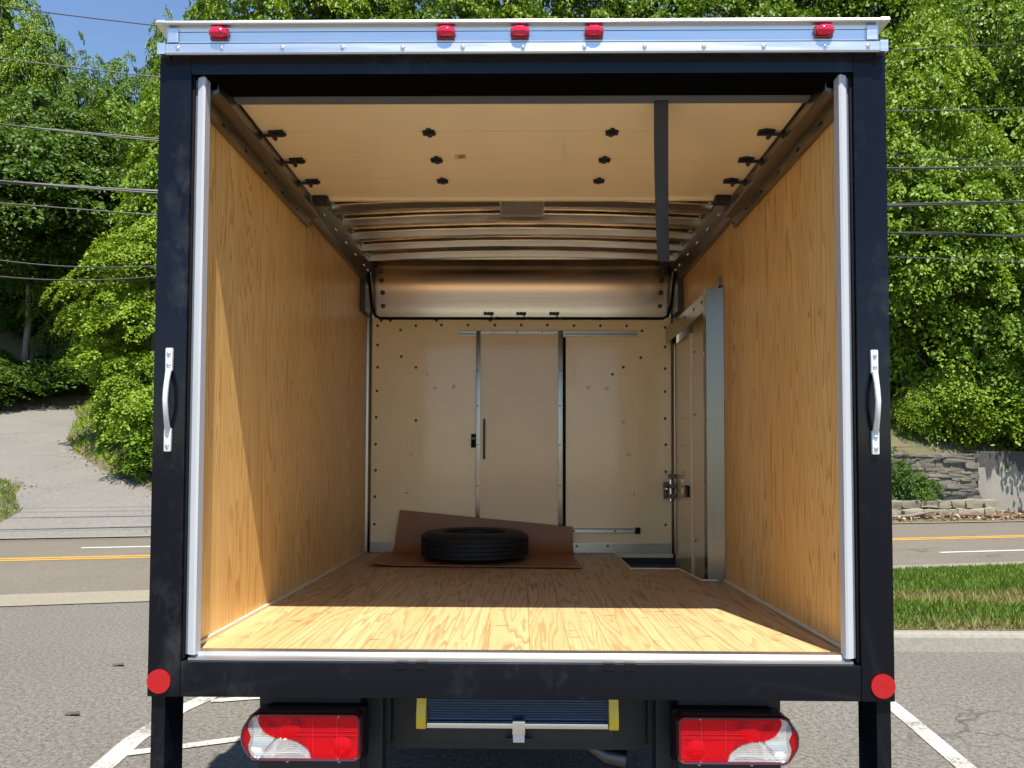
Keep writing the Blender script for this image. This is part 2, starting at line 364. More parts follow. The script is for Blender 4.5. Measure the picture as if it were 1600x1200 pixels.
def tag(o, label, cat, group=None):
    o['label'] = label; o['category'] = cat
    if group: o['group'] = group
    return o
def structure(o): o['kind'] = 'structure'; return o

# ------------------------------------------------------------------ setting: ground, road, driveway, hill
TH = math.radians(14.4)
def W(t, s, z=0.0): return (math.cos(TH)*t - math.sin(TH)*s, math.sin(TH)*t + math.cos(TH)*s, z)
def TS(x, y): return (math.cos(TH)*x + math.sin(TH)*y, -math.sin(TH)*x + math.cos(TH)*y)
structure(build(MB().sheet([[(x, y, 0) for x in (-90, -30, 0, 30, 90)] for y in (-90, -30, 0, 30)]), 'parking_lot', 'lot_asphalt'))
def strip(name, mat, s0, s1, t0, t1, z, parent=None):
    return build(MB().sheet([[W(t, s, z) for t in np.linspace(t0, t1, 9)] for s in (s0, s1)]), name, mat, parent)
road = structure(strip('road', 'road_asphalt', 7.3, 14.3, -80, 80, 0.006))
structure(strip('gutter', 'gutter_concrete', 6.5, 7.3, -80, 80, 0.010))
structure(strip('road_edge', 'gutter_concrete', 14.3, 14.5, -80, 80, 0.03))
for s0 in (10.62, 10.87): structure(strip('yellow_road_line', 'yellow_road_paint', s0, s0+0.17, -80, 80, 0.011))
for t0 in (-29.5, -17.5, -4.7 - .0, 8.4, 20): pass
structure(strip('white_lane_line', 'fresh_white_paint', 12.36, 12.48, -4.75, -1.2, 0.011))
structure(strip('white_lane_line', 'fresh_white_paint', 12.36, 12.48, -17, -13.5, 0.011))
structure(strip('white_lane_line', 'fresh_white_paint', 8.58, 8.68, 9.6, 13.1, 0.011))
structure(strip('white_lane_line', 'fresh_white_paint', 8.58, 8.68, 0.4, 3.9, 0.011))
# painted stall lines
def line_on_lot(pts, wd, name='parking_line'):
    m = MB(); vs = []
    for i, p in enumerate(pts):
        p = Vector((p[0], p[1], 0)); a = Vector((*pts[max(i-1, 0)], 0)); b = Vector((*pts[min(i+1, len(pts)-1)], 0))
        d = (b - a).normalized(); nn = Vector((-d.y, d.x, 0)) * wd/2; vs.append((p+nn, p-nn))
    m.sheet([[(v[0].x, v[0].y, 0.005) for v in vs], [(v[1].x, v[1].y, 0.005) for v in vs]])
    return structure(build(m, name, 'white_road_paint'))
line_on_lot([(-2.0, -3.2), (-2.02, 1.2), (-2.06, 1.6), (-2.04, 2.1), (-1.93, 2.5)], 0.115)
line_on_lot([(-1.99, 1.40), (-1.2, 1.75), (0.6, 2.4)], 0.075).location.z = 0.002
line_on_lot([(-1.92, 2.27), (-1.4, 2.42), (0.4, 2.95)], 0.075).location.z = 0.002
line_on_lot([(2.32, 2.55), (2.24, 1.8), (2.10, 0.6), (1.95, -3.0)], 0.10)

# kerb and grass verge on the right of the lot
KY = 3.69
path = [(16.0, KY)] + [(x, KY) for x in np.linspace(12, 2.6, 9)]
for a in np.linspace(0, 90, 8)[1:]:
    path.append((2.6 - 0.9*math.sin(math.radians(a)), KY + 0.9 - 0.9*math.cos(math.radians(a))))
path += [(1.7, 5.6), (1.75, 6.7)]
prof = [(0.0, 0.0), (0.02, 0.105), (0.035, 0.128), (0.06, 0.14), (0.17, 0.14), (0.18, 0.0)]
m = MB(); rows = []
for i, p in enumerate(path):
    p = Vector((*p, 0)); a = Vector((*path[max(i-1, 0)], 0)); b = Vector((*path[min(i+1, len(path)-1)], 0)); d = (b-a).normalized()
    inn = Vector((d.y, -d.x, 0))
    rows.append([p + inn*q[0] + Vector((0, 0, q[1])) for q in prof])
m.sheet(rows)
kerb = structure(build(m, 'kerb', 'kerb_concrete'))
pj = MB().box(4.02, 4.035, KY-0.004, KY+0.012, 0.004, 0.10)
build(pj, 'kerb_joint', 'fresh_white_paint', kerb)
def verge_z(x, y): return 0.143 + 0.07*math.sin(min(1, max(0, (y-KY-0.135)/1.2))*math.pi) - 0.10*max(0, min(1, (TS(x, y)[1]-5.6)/0.9))
g = []
for i in range(41):
    x = 1.9 + (16-1.9)*i/40; row = []
    y1 = (6.5 + math.sin(TH)*x)/math.cos(TH)
    for j in range(15):
        y = KY+0.135 + (y1-KY-0.135)*j/14; row.append((x, y, verge_z(x, y)))
    g.append(row)
structure(build(MB().sheet(g), 'grass_verge', 'hill_soil', smooth='all'))

def leaf_mesh(name, P, D, Nn, ln, wd, tint, mat, fold=0.25):
    """P base points, D direction, Nn normal (all n x 3), ln/wd lengths -> folded quads"""
    D = D/np.linalg.norm(D, axis=1, keepdims=True); S = np.cross(Nn, D); S /= np.linalg.norm(S, axis=1, keepdims=True)+1e-9; Nn = np.cross(D, S)
    k = len(P); ln = ln[:, None]; wd = wd[:, None]
    V = np.empty((k, 4, 3)); V[:, 0] = P; V[:, 2] = P + D*ln
    V[:, 1] = P + D*ln*0.45 + S*wd*0.5 + Nn*wd*fold; V[:, 3] = P + D*ln*0.45 - S*wd*0.5 + Nn*wd*fold
    idx = np.arange(k)[:, None]*4
    F = np.concatenate([idx + np.array([0, 2, 1]), idx + np.array([0, 3, 2])], axis=1).reshape(-1, 3)
    me = bpy.data.meshes.new(name)
    me.vertices.add(k*4); me.vertices.foreach_set('co', V.astype(np.float32).ravel())
    me.loops.add(len(F)*3); me.loops.foreach_set('vertex_index', F.astype(np.int32).ravel())
    me.polygons.add(len(F)); me.polygons.foreach_set('loop_start', np.arange(0, len(F)*3, 3, dtype=np.int32))
    at = me.attributes.new('tint', 'FLOAT', 'FACE'); at.data.foreach_set('value', np.repeat(tint, 2).astype(np.float32))
    me.update(calc_edges=True); me.materials.append(MATS[mat]); return me
rng = np.random.default_rng(5)
def blades(n, mat, name, sel):
    x = rng.uniform(2.0, 14, n*3); y = rng.uniform(KY+0.13, 10.2, n*3)
    s = -math.sin(TH)*x + math.cos(TH)*y
    lim = np.abs((y-KY-1.45) - 0.12*(x-4) + 0.22*np.sin(x*1.7) ) < 0.55      # dry band across the verge
    lim2 = (y < KY+0.24)
    ok = (s < 6.25) & (x > 1.95) & (sel(lim, lim2, rng.random(n*3)))
    x = x[ok][:n]; y = y[ok][:n]; k = len(x)
    z = np.array([verge_z(a, b) for a, b in zip(x, y)])
    P = np.stack([x, y, z-0.01], 1); D = rng.normal(0, 0.45, (k, 3)); D[:, 2] = 1
    Nn = rng.normal(0, 1, (k, 3)); ln = rng.uniform(0.05, 0.125, k)
    me = leaf_mesh(name, P, D, Nn, ln, rng.uniform(0.008, 0.016, k), rng.random(k), mat, 0.1)
    o = bpy.data.objects.new(name, me); COL.objects.link(o); o['kind'] = 'stuff'; o['category'] = 'grass'; return o
o = blades(100000, 'grass_blade', 'grass', lambda a, b, r: (~a & (~b | (r < .5))) | (r < 0.12)); o['label'] = 'green mown grass blades on the verge behind the kerb'
o = blades(42000, 'straw_blade', 'dry_grass', lambda a, b, r: (a & (r < 0.8)) | b | (r < 0.03)); o['label'] = 'dry straw coloured grass in a band across the verge'

# driveway climbing the hill on the left
DK, S0 = 0.20, 14.45
DRV = [(-2.6, 14.4), (-3.6, 16.6), (-4.9, 18.6), (-5.7, 19.7), (-6.9, 21.4), (-7.95, 23.3), (-8.9, 25.5), (-9.5, 28.2), (-10.2, 31.2), (-11.0, 33.5), (-13, 33.0), (-16, 30.2), (-20, 29), (-26, 28), (-26, 21), (-16, 20.4), (-9.4, 20.0), (-7.95, 19.0), (-7.75, 18.0), (-7.1, 16.5), (-7.2, 15.5), (-8.2, 14.4)]
m = MB(); m.add([W(t, s, DK*(s-S0)+0.012) for t, s in DRV], [tuple(range(len(DRV)))])
structure(build(m, 'driveway', 'drive_asphalt'))
def poly_dist(t, s):
    """signed distance to the driveway outline, negative inside"""
    ins = False; dmin = 1e9; k = len(DRV)
    for i in range(k):
        x1, y1 = DRV[i]; x2, y2 = DRV[(i+1) % k]
        if (y1 > s) != (y2 > s) and t < (x2-x1)*(s-y1)/(y2-y1)+x1: ins = not ins
        dx, dy = x2-x1, y2-y1; q = max(0, min(1, ((t-x1)*dx+(s-y1)*dy)/(dx*dx+dy*dy))); d = math.hypot(t-x1-q*dx, s-y1-q*dy); dmin = min(dmin, d)
    return -dmin if ins else dmin
def sstep(a, b, x): x = max(0, min(1, (x-a)/(b-a))); return x*x*(3-2*x)
WALL_S = 16.2
def hill_z(t, s):
    lowf = max(0, min(1, (s-14.4)/1.0))
    zr = 0.02 + 0.10*lowf if s < WALL_S+0.15 else 1.78 + 0.72*(s-WALL_S-0.15)
    zd = DK*max(0, s-S0)
    d = poly_dist(t, s)
    if d < 0: zl = zd - 0.25*min(1, -d/0.5)
    else:
        cap = 0.55 if (t < -7 and s < 20.5) else 99
        zl = zd + min(cap, 0.03 + 0.42*d) * min(1, lowf + .1)
        zl = min(zl, max(zd + 0.03, 0.72*(s-15)+0.5) if d > 1 else zl)
    wgt = sstep(-3.5, 4.0, t) if s < 24 else sstep(-6.5, 3.0, t)
    return zl*(1-wgt) + zr*wgt + 0.12*math.sin(t*1.3+s*.7)*math.sin(s*1.1-t*.4)*min(1, max(0, s-17))*0.6
tt = sorted(set([round(x, 2) for x in np.arange(-62, -22, 2.0)] + [round(x, 2) for x in np.arange(-22, 2, 0.5)] + [round(x, 2) for x in np.arange(2, 62, 1.5)]))
ss = [14.45, 14.8, 15.2, 15.6, 16.0, 16.3, 16.4] + [round(x, 2) for x in np.arange(17, 36, 0.5)] + [round(x, 2) for x in np.arange(36, 90, 2.5)]
structure(build(MB().sheet([[W(t, s, hill_z(t, s)) for t in tt] for s in ss]), 'hillside', 'hill_soil', smooth='all'))

# ------------------------------------------------------------------ the box truck (one thing; everything fixed to it is a part)
ZF, LB, WI = 0.85, 2.974, 1.112
truck = empty('box_truck', (0, 1.5, 0), 'black framed box truck with open rear door showing its plywood lined cargo bay', 'truck')
T = lambda mb, name, mat, smooth=False: build(mb, name, mat, truck, smooth)
# rear frame
for sx in (-1, 1):
    a, b = sorted((sx*1.22, sx*1.112)); T(MB().box(a, b, 0, 0.11, 0.7104, 2.855, 0.006), 'frame_post', 'black_paint', True)
    a, b = sorted((sx*1.1115, sx*1.104)); T(MB().box(a, b, 0.012, 0.10, 0.832, 2.79, 0.002), 'door_jamb', 'black_rubber')
    # white door track with a grey lip and a bevelled inner edge
    tr = T(MB().prism([(sx*1.094, 0.014), (sx*1.074, 0.006), (sx*1.067, 0.010), (sx*1.067, 0.05), (sx*1.094, 0.05)], 'Z', 0.846, 2.79), 'door_track', 'white_pvc')
    build(MB().prism([(sx*1.094, 0.02), (sx*1.094, 0.07), (sx*1.1035, 0.07), (sx*1.1035, 0.02)], 'Z', 0.846, 2.78), 'track_lip', 'grey_pvc', tr)
T(MB().box(-1.1115, 1.1115, 0.0, 0.11, 2.790, 2.855, 0.004), 'header_beam', 'black_paint', True)
rb = T(MB().box(-1.1115, 1.1115, 0.001, 0.13, 0.7104, 0.826, 0.005), 'rear_beam', 'black_paint', True)
for x in (-0.385, -0.318, 0.295, 0.362):
    build(MB().box(x-0.018, x+0.018, -0.002, 0.02, 0.806, 0.8275), 'hinge_slot', 'black_rubber', rb)
T(MB().box(-1.10, 1.10, 0.1105, 0.188, 2.802, 2.90), 'pocket_shade_box', 'shade_black')  # black box added to keep the recess behind the header dark
T(MB().box(-1.103, 1.103, 0.006, 0.11, 2.786, 2.7895), 'header_shade_sheet', 'shade_black')  # added black sheet standing in for shade under the header beam
sill = T(MB().prism([(0.012, 0.8275), (0.012, 0.834), (0.030, 0.840), (0.036, 0.8515), (0.075, 0.8525), (0.075, 0.8275)], 'X', -1.092, 1.092), 'sill_trim', 'aluminium')
# roof cap
cap = T(MB().prism([(0.01, 2.8565), (-0.030, 2.842), (-0.034, 2.847), (-0.034, 2.877), (-0.024, 2.8785), (-0.022, 2.880), (-0.0245, 2.920), (-0.021, 2.9215), (-0.024, 2.923), (-0.025, 2.936), (-0.042, 2.938), (-0.046, 2.942), (-0.042, 2.951), (0.12, 2.966), (0.12, 2.8565)], 'X', -1.186, 1.186), 'roof_cap', 'aluminium')
for sx in (-1, 1):
    a, b = sorted((sx*1.1865, sx*1.213))
    build(MB().prism([(0.10, 2.8565), (-0.036, 2.842), (-0.036, 2.880), (0.10, 2.884)], 'X', a, b), 'cap_end', 'aluminium', cap)
    a, b = sorted((sx*1.1865, sx*1.215))
    build(MB().prism([(0.10, 2.936), (-0.043, 2.9375), (-0.048, 2.942), (-0.043, 2.953), (0.10, 2.967)], 'X', a, b), 'cap_corner', 'aluminium', cap)
    build(MB().box(min(sx*1.180, sx*1.145), max(sx*1.180, sx*1.145), -0.034, -0.0225, 2.882, 2.932, 0.003), 'corner_bracket', 'aluminium', cap)
for z0, z1, y0 in ((2.8768, 2.8795, -0.0345), (2.9195, 2.9215, -0.0240)):
    build(MB().box(-1.185, 1.185, y0, y0+0.02, z0, z1), 'seam', 'dark_metal', cap)
riv = MB().dome((0, 0, 0), (0, -1, 0), 0.0085, 0.006, 10).mesh('rivet', 'chrome', smooth='all')
for x, z in [(-1.145, 2.845), (-0.998, 2.845), (-0.794, 2.845), (-0.593, 2.845), (-0.392, 2.844), (-0.192, 2.844), (0.008, 2.844), (0.212, 2.844), (0.411, 2.844), (0.607, 2.844), (0.804, 2.843), (1.006, 2.843), (1.147, 2.843)]:
    piece('rivet', riv, cap, (x, -0.0332, z+0.017))
for x in (-1.008, -0.249, -0.002, 0.244, 1.004):
    mk = MB(); prof = [(-0.033, 0.0), (-0.031, 0.010), (-0.016, 0.019), (0.016, 0.019), (0.031, 0.010), (0.033, 0.0), (0.031, -0.008), (0.016, -0.017), (-0.016, -0.017), (-0.031, -0.008)]
    rows = []
    for yy, k in ((-0.031, 1.0), (-0.042, 0.97), (-0.052, 0.72), (-0.056, 0.3)):
        rows.append([(x + p_[0]*k, yy, 2.911 + p_[1]*k) for p_ in prof + prof[:1]])
    mk.sheet(rows); mk.add([(x + p_[0]*.3, -0.056, 2.911 + p_[1]*.3) for p_ in prof], [tuple(range(len(prof)))])
    o = T(mk, 'marker_light', 'marker_red', True)
    build(MB().box(x-0.030, x+0.030, -0.0315, -0.0225, 2.892, 2.930, 0.003), 'base', 'lamp_red_dark', o)
    for dx in (-0.026, 0.026): build(MB().dome((x+dx, -0.043, 2.911), (0, -1, 0), 0.004, 0.003, 6), 'screw', 'chrome', o)
# grab handles
for sx, zt, zb in ((-1, 1.860, 1.515), (1, 1.856, 1.512)):
    x = sx*1.164
    pts = [(x, -0.012, zt-0.006), (x, -0.012, zt-0.075), (x-sx*0.004, -0.032, zt-0.112), (x-sx*0.006, -0.042, zt-0.14), (x-sx*0.006, -0.046, (zt+zb)/2), (x-sx*0.006, -0.042, zb+0.14), (x-sx*0.004, -0.032, zb+0.112), (x, -0.012, zb+0.075), (x, -0.012, zb+0.006)]
    m = MB(); m.tube([pts[1], *pts[2:7], pts[7]], [0.010, 0.0085, 0.0085, 0.0085, 0.0085, 0.0085, 0.010], 10)
    h = T(m, 'grab_handle', 'handle_grey', True)
    for za, zb_ in ((zt-0.078, zt), (zb, zb+0.078)):
        p = build(MB().box(x-0.012, x+0.012, -0.013, -0.0005, za, zb_, 0.005), 'mounting_foot', 'handle_grey', h, True)
        for zz in (za+0.02, zb_-0.02): build(MB().dome((x, -0.013, zz), (0, -1, 0), 0.0072, 0.006, 8), 'bolt', 'chrome', h, 'all')
for sx in (-1, 1):
    build(MB().cyl((sx*1.180, -0.0005, 0.762), (sx*1.180, -0.006, 0.762), 0.039, 32), 'reflector', 'reflector_red', truck)
# box shell outside and inside
for sx in (-1, 1):
    a, b = sorted((sx*1.2, sx*1.155)); T(MB().box(a, b, 0.112, LB+0.1, 0.72, 2.86), 'outer_wall', 'white_pvc')
    # plywood lining, sheet by sheet; on the right it leaves the side door free
    segs = [(0.055, 1.31), (1.313, 2.955)] if sx < 0 else [(0.055, 1.66)]
    for y0, y1 in segs:
        a, b = sorted((sx*WI, sx*(WI+0.015))); T(MB().box(a, b, y0, y1, ZF-0.002, 2.83, 0.0012), 'plywood_sheet', 'wall_plywood')
for y0, y1 in ((1.664, 2.20), (2.204, 2.72), (2.724, 2.955)):                # above the side door
    T(MB().box(WI, WI+0.015, y0, y1, 2.452, 2.83, 0.0012), 'plywood_sheet', 'wall_plywood')
T(MB().prism([(-1.1115, 0.112), (-1.100, 0.112), (-1.100, LB-0.01), (-1.1115, LB-0.01)], 'Z', ZF+0.0005, ZF+0.012), 'floor_bead', 'caulk')
T(MB().prism([(1.1115, 0.112), (1.100, 0.112), (1.100, 1.66), (1.1115, 1.66)], 'Z', ZF+0.0005, ZF+0.012), 'floor_bead', 'caulk')
T(MB().box(-1.2, 1.2, 0.135, 2.05, 0.74, 0.80), 'subfloor', 'black_steel')
T(MB().box(-1.2, 0.64, 2.0505, LB+0.1, 0.74, 0.80), 'subfloor', 'black_steel')
# floor boards; the boards on the right are cut away round the step well
edges = [-1.1115]; rr = random.Random(3)
while edges[-1] < 1.0: edges.append(min(1.1115, edges[-1] + rr.uniform(0.125, 0.17)))
if 1.1115 - edges[-2] < 0.07: edges.pop(-2)
edges[-1] = 1.1115
def well(x):                       # how far a board runs back before the step well
    if x < 0.665: return LB-0.004
    if x < 0.955: return 2.14
    return 2.14 - (min(x, 0.985)-0.955)/0.03*0.46
for i in range(len(edges)-1):
    x0, x1 = edges[i]+0.0007, edges[i+1]-0.0007
    xs = sorted({x0, x1} | {x for x in (0.6649, 0.6651, 0.955, 0.985) if x0 < x < x1})
    ptop = [(x0, 0.078), (x1, 0.078)] + [(x, well(x)) for x in reversed(xs)]
    T(MB().prism(ptop, 'Z', ZF-0.045, ZF), 'floor_board', 'floor_wood')
# step well
sw = T(MB().box(0.66, 1.16, 1.65, LB+0.05, 0.55, 0.56), 'step_well', 'diamond_plate')
wl = MB(); pts = [(0.668, 2.94), (0.668, 2.143), (0.957, 2.143), (0.988, 1.683), (1.10, 1.683)]
wl.add([(x, y, ZF-0.046) for x, y in pts] + [(x, y, 0.56) for x, y in pts], [(i, i+1, 6+i, 5+i) for i in range(4)])
build(wl, 'well_side', 'diamond_plate', sw)
build(MB().box(0.66, 1.16, LB+0.021, LB+0.05, 0.56, 0.86), 'well_front', 'diamond_plate', sw)
build(MB().box(1.136, 1.16, 1.65, LB+0.02, 0.56, 0.86), 'well_end', 'diamond_plate', sw)
ed = MB()
for (x0, y0), (x1, y1) in zip(pts[:-1], pts[1:]): ed.tube([(x0, y0-.004, ZF+0.002), (x1, y1-.004, ZF+0.002)], 0.006, 6)
build(ed, 'nosing', 'caulk', sw)
build(MB().box(0.675, 1.09, 2.2, 2.93, ZF-0.075, ZF-0.07), 'tread_plate', 'diamond_plate', sw)
# roof: sheet, bows, rails
g = [[(x, y, 2.915 + 0.035*(1-(x/1.1)**2)) for x in np.linspace(-1.15, 1.15, 17)] for y in (0.12, 1.0, 2.0, LB+0.1)]
T(MB().sheet(g), 'roof_sheet', 'roof_metal', 'all')
g2 = [[(x, y, z+0.012) for x, y, z in r] for r in g]; T(MB().sheet(g2), 'outer_roof', 'white_pvc', 'all')
for y in (0.42, 0.68, 0.93, 1.18, 1.43, 1.69, 1.935, 2.20, 2.46, 2.71):
    hat = [(-0.050, 0.0), (-0.030, 0.0), (-0.022, -0.034), (0.022, -0.034), (0.030, 0.0), (0.050, 0.0)]
    rows = []
    for x in np.linspace(-1.06, 1.06, 17):
        zz = 2.905 + 0.035*(1-(x/1.1)**2); rows.append([(x, y+a, zz+b+random.uniform(-.0015, .0015)) for a, b in hat])
    T(MB().sheet(rows), 'roof_bow', 'roof_metal', True)
for sx in (-1, 1):
    rail = T(MB().prism([(sx*1.1115, 2.755), (sx*1.085, 2.755), (sx*1.075, 2.79), (sx*1.045, 2.865), (sx*1.045, 2.89), (sx*1.1115, 2.89)], 'Y', 0.13, 2.80), 'roof_rail', 'track_metal')
    for y in (1.55, 1.81, 2.07, 2.33, 2.59, 2.72):
        for dy in (-.012, .012): build(MB().dome((sx*1.062, y+dy, 2.822), (-sx*.93, 0, -.37), 0.0055, 0.006, 6), 'rivet', 'chrome', rail)
    # horizontal door track under it: angle with a rolled channel
    ht = T(MB().prism([(sx*1.111, 2.698), (sx*1.090, 2.698), (sx*1.086, 2.745), (sx*1.050, 2.752), (sx*1.042, 2.762), (sx*1.042, 2.80), (sx*1.048, 2.80), (sx*1.048, 2.768), (sx*1.111, 2.7545)], 'Y', 0.06, 1.385), 'overhead_track', 'track_metal')
    for y in np.arange(0.22, 1.38, 0.23): build(MB().box(min(sx*1.0885, sx*1.085), max(sx*1.0885, sx*1.085), y-.012, y+.012, 2.712, 2.717), 'track_slot', 'black_rubber', ht)
# rolled up door overhead
DZ = 2.802
for i, (y0, y1) in enumerate(((0.225, 0.478), (0.481, 0.752), (0.755, 0.998), (1.001, 1.235))):
    pn = T(MB().box(-1.035, 1.035, y0, y1, DZ, DZ+0.02, 0.003), 'door_panel', 'roll_door')
T(MB().prism([(0.185, 2.797), (0.225, 2.793), (0.232, 2.806), (0.222, 2.824), (0.19, 2.824), (0.178, 2.815)], 'X', -1.04, 1.04), 'door_seal', 'grey_pvc')
T(MB().box(-1.02, 1.02, 1.2355, 1.262, 2.792, 2.82, 0.003), 'door_lip', 'roll_door')
hm = MB()
hm.prism([(-0.026, -0.016), (0.020, -0.022), (0.026, 0.010), (0.012, 0.018), (0.006, 0.034), (-0.006, 0.034), (-0.012, 0.018), (-0.026, 0.012)], 'Z', -0.008, 0.0)
hm.prism([(-0.013, -0.021), (-0.007, -0.036), (0.006, -0.036), (0.013, -0.021)], 'Z', -0.007, 0.0)
hm.cyl((-0.024, 0.0, -0.010), (0.024, 0.0, -0.010), 0.006, 8)
hme = hm.mesh('door_hinge', 'black_steel')
rm = MB(); rm.prism([(-0.03, -0.02), (0.03, -0.026), (0.034, 0.014), (0.008, 0.028), (-0.03, 0.018)], 'Z', -0.009, 0.0)
rm.cyl((-0.075, 0, -0.012), (0.03, 0, -0.012), 0.007, 8); rm.cyl((-0.085, 0, -0.012), (-0.062, 0, -0.012), 0.017, 14); rm.cyl((-0.012, -0.02, -.018), (-0.012, 0.02, -.018), 0.009, 8)
rme = rm.mesh('door_roller', 'black_steel')
for y in (0.479, 0.7535, 0.9995):
    for x in (-0.365, 0.362): piece('door_hinge', hme, truck, (x, y, DZ-0.0005), (0, 0, 0 if x < 0 else math.pi))
    for sx in (-1, 1): piece('door_roller', rme, truck, (sx*0.975, y, DZ-0.0005), (0, 0, 0 if sx < 0 else math.pi))
for sx in (-1, 1): T(MB().box(min(sx*1.03, sx*0.955), max(sx*1.03, sx*0.955), 1.19, 1.255, 2.766, 2.80, 0.006), 'roller_bracket', 'black_steel')
st = T(MB().box(-0.285, -0.235, 0.70, 0.748, DZ-0.002, DZ-0.0008), 'sticker', 'sticker')
for k, (x, y, wx) in enumerate(((-0.27, 0.735, .02), (-0.268, 0.722, .028), (-0.262, 0.711, .016))): build(MB().box(x, x+wx, y-.003, y+.003, DZ-0.0026, DZ-0.0021), 'print_mark', 'ink', st)
# pull strap hanging from the door's bottom edge
rows = []
for k in range(25):
    q = k/24; c = Vector((0.505 + 0.062*q, 0.183 + 0.02*math.sin(q*3) + 0.30*q, 2.826 - 0.545*q)) if k > 1 else Vector((0.505, 0.20 - 0.012*k, 2.828))
    hw = 0.0255; tw = 0.10*math.sin(q*5)*0.06
    rows.append([c + Vector((-hw, tw, 0)), c + Vector((-hw*.4, tw*.4-0.002, 0)), c + Vector((hw*.4, -tw*.4-0.002, 0)), c + Vector((hw, -tw, 0))])
m = MB().sheet(rows); m.sheet([[p + Vector((0, 0.0025, 0)) for p in r] for r in rows]); T(m, 'pull_strap', 'twine_strap', 'all')
# cabin lamp with its expanded metal guard
lampb = T(MB().box(-0.05, 0.055, 1.44, 1.55, 2.862, 2.88, 0.004), 'ceiling_lamp', 'lamp_clear', True)
gm = MB()
for k in range(15):
    q = k/14
    for a in (-1, 1):
        x0 = -0.10 + 0.21*q; pts = [(x0 + a*0.006*(-1)**j, 1.37 + 0.27*j/14, 2.847) for j in range(15)]
        gm.tube(pts, 0.0022, 4, False)
gm.box(-0.107, 0.117, 1.362, 1.372, 2.844, 2.862); gm.box(-0.107, 0.117, 1.64, 1.65, 2.844, 2.862); gm.box(-0.112, -0.106, 1.362, 1.65, 2.844, 2.862); gm.box(0.116, 0.122, 1.362, 1.65, 2.844, 2.862)
build(gm, 'lamp_guard', 'aluminium', lampb)
# front end: cove, bulkhead, corner posts
cv = []
for k in range(17):
    a = math.pi/2*k/16; cv.append((2.745 + 0.222*math.sin(a), 2.535 + 0.352*math.cos(a)))
cove = T(MB().sheet([[(x, y, z) for x in np.linspace(-1.07, 1.07, 13)] for y, z in [(2.70, 2.889)] + cv]), 'front_cove', 'cove_metal', 'all')
btn = MB().dome((0, 0, 0), (0, -0.9, -0.35), 0.017, 0.010, 12).mesh('button', 'dark_metal', smooth='all')
for sx in (-1, 1):
    for k in (0.30, 0.48, 0.66, 0.84):
        a = math.pi/2*k; piece('button', btn, cove, (sx*0.997, 2.745+0.221*math.sin(a)-.002, 2.535+0.350*math.cos(a)-.002))
    T(MB().prism([(sx*1.1115, 2.70), (sx*1.072, 2.70), (sx*1.072, 2.965), (sx*1.1115, 2.965)], 'Z', 2.535, 2.83), 'cove_end', 'dark_metal')
sp = [(-1.060, 2.74, 2.83), (-1.067, 2.83, 2.74), (-1.067, 2.90, 2.62), (-1.055, 2.95, 2.55), (-1.02, 2.962, 2.531)]
T(MB().tube(sp + [(-x, y, z) for x, y, z in reversed(sp)], 0.010, 8), 'edge_seal', 'black_rubber', True)
for x in (-0.234, 0.0, 0.238):
    cl = T(MB().box(x-0.03, x+0.03, 2.945, 2.962, 2.555, 2.572, 0.004), 'wire_clamp', 'dark_metal')
    for dx in (-.025, 0, .025): build(MB().dome((x+dx, 2.945, 2.565), (0, -1, 0), 0.012, 0.01, 8), 'clamp_knob', 'dark_metal', cl)
    build(MB().tube([(x+.01, 2.94, 2.56), (x+.03, 2.935, 2.53), (x+.055, 2.94, 2.525), (x+.06, 2.945, 2.545)], 0.003, 5), 'clamp_wire', 'dark_metal', cl)
bh = T(MB().box(-1.085, 1.085, LB-0.004, LB+0.02, ZF-0.03, 2.536), 'bulkhead', 'bulkhead_panel')
bol = MB().dome((0, 0, 0), (0, -1, 0), 0.0105, 0.007, 10); bol = bol.mesh('bolt', 'dark_metal', smooth='all')
bol2 = MB().dome((0, 0, 0), (0, -1, 0), 0.013, 0.009, 10).mesh('bolt', 'chrome', smooth='all')
BOLTS = [(-1.011, 2.516), (-0.946, 2.516), (-1.038, 2.479), (-0.76, 2.479), (-0.871, 2.447), (-0.575, 2.484), (-0.385, 2.484), (-0.191, 2.484), (-0.612, 2.517), (-0.223, 2.517), (-1.037, 2.339), (-0.865, 2.256), (-0.758, 2.177), (-1.035, 2.177), (-0.674, 2.127), (-0.623, 2.029), (-0.484, 2.039), (-1.038, 2.006), (-1.041, 1.816), (-0.755, 1.794), (-1.044, 1.622), (-0.79, 1.554), (-1.042, 1.434), (-0.815, 1.283), (-1.045, 1.246), (-1.047, 1.049), (-0.001, 2.484), (0.188, 2.485), (0.381, 2.48), (0.57, 2.48), (0.759, 2.48), (0.869, 2.443), (0.86, 2.249), (0.735, 2.18), (0.657, 2.129), (1.035, 2.467), (1.034, 2.328), (1.034, 2.171), (0.483, 2.036), (0.616, 2.027), (1.033, 2.005), (1.032, 1.812), (0.734, 1.788), (1.036, 1.624), (0.775, 1.554), (1.035, 1.431), (0.802, 1.275), (1.033, 1.053)]
BIG = {(-0.623, 2.029), (-0.484, 2.039), (-0.79, 1.554), (-0.815, 1.283), (0.483, 2.036), (0.616, 2.027), (0.734, 1.788), (0.775, 1.554), (0.802, 1.275), (-0.674, 2.127)}
for x, z in BOLTS: piece('bolt', bol2 if (x, z) in BIG else bol, bh, (x, LB-0.0042, z))
for sx in (-1, 1):
    pts = []
    for k in range(9):
        a = math.pi/2*k/8; pts.append((sx*(1.110 - 0.036*math.sin(a)), LB-0.006 - 0.030*math.cos(a)))
    T(MB().prism(pts + [(sx*1.110, LB-0.006)], 'Z', ZF+0.0005, 2.60), 'corner_post', 'aluminium_v', True)
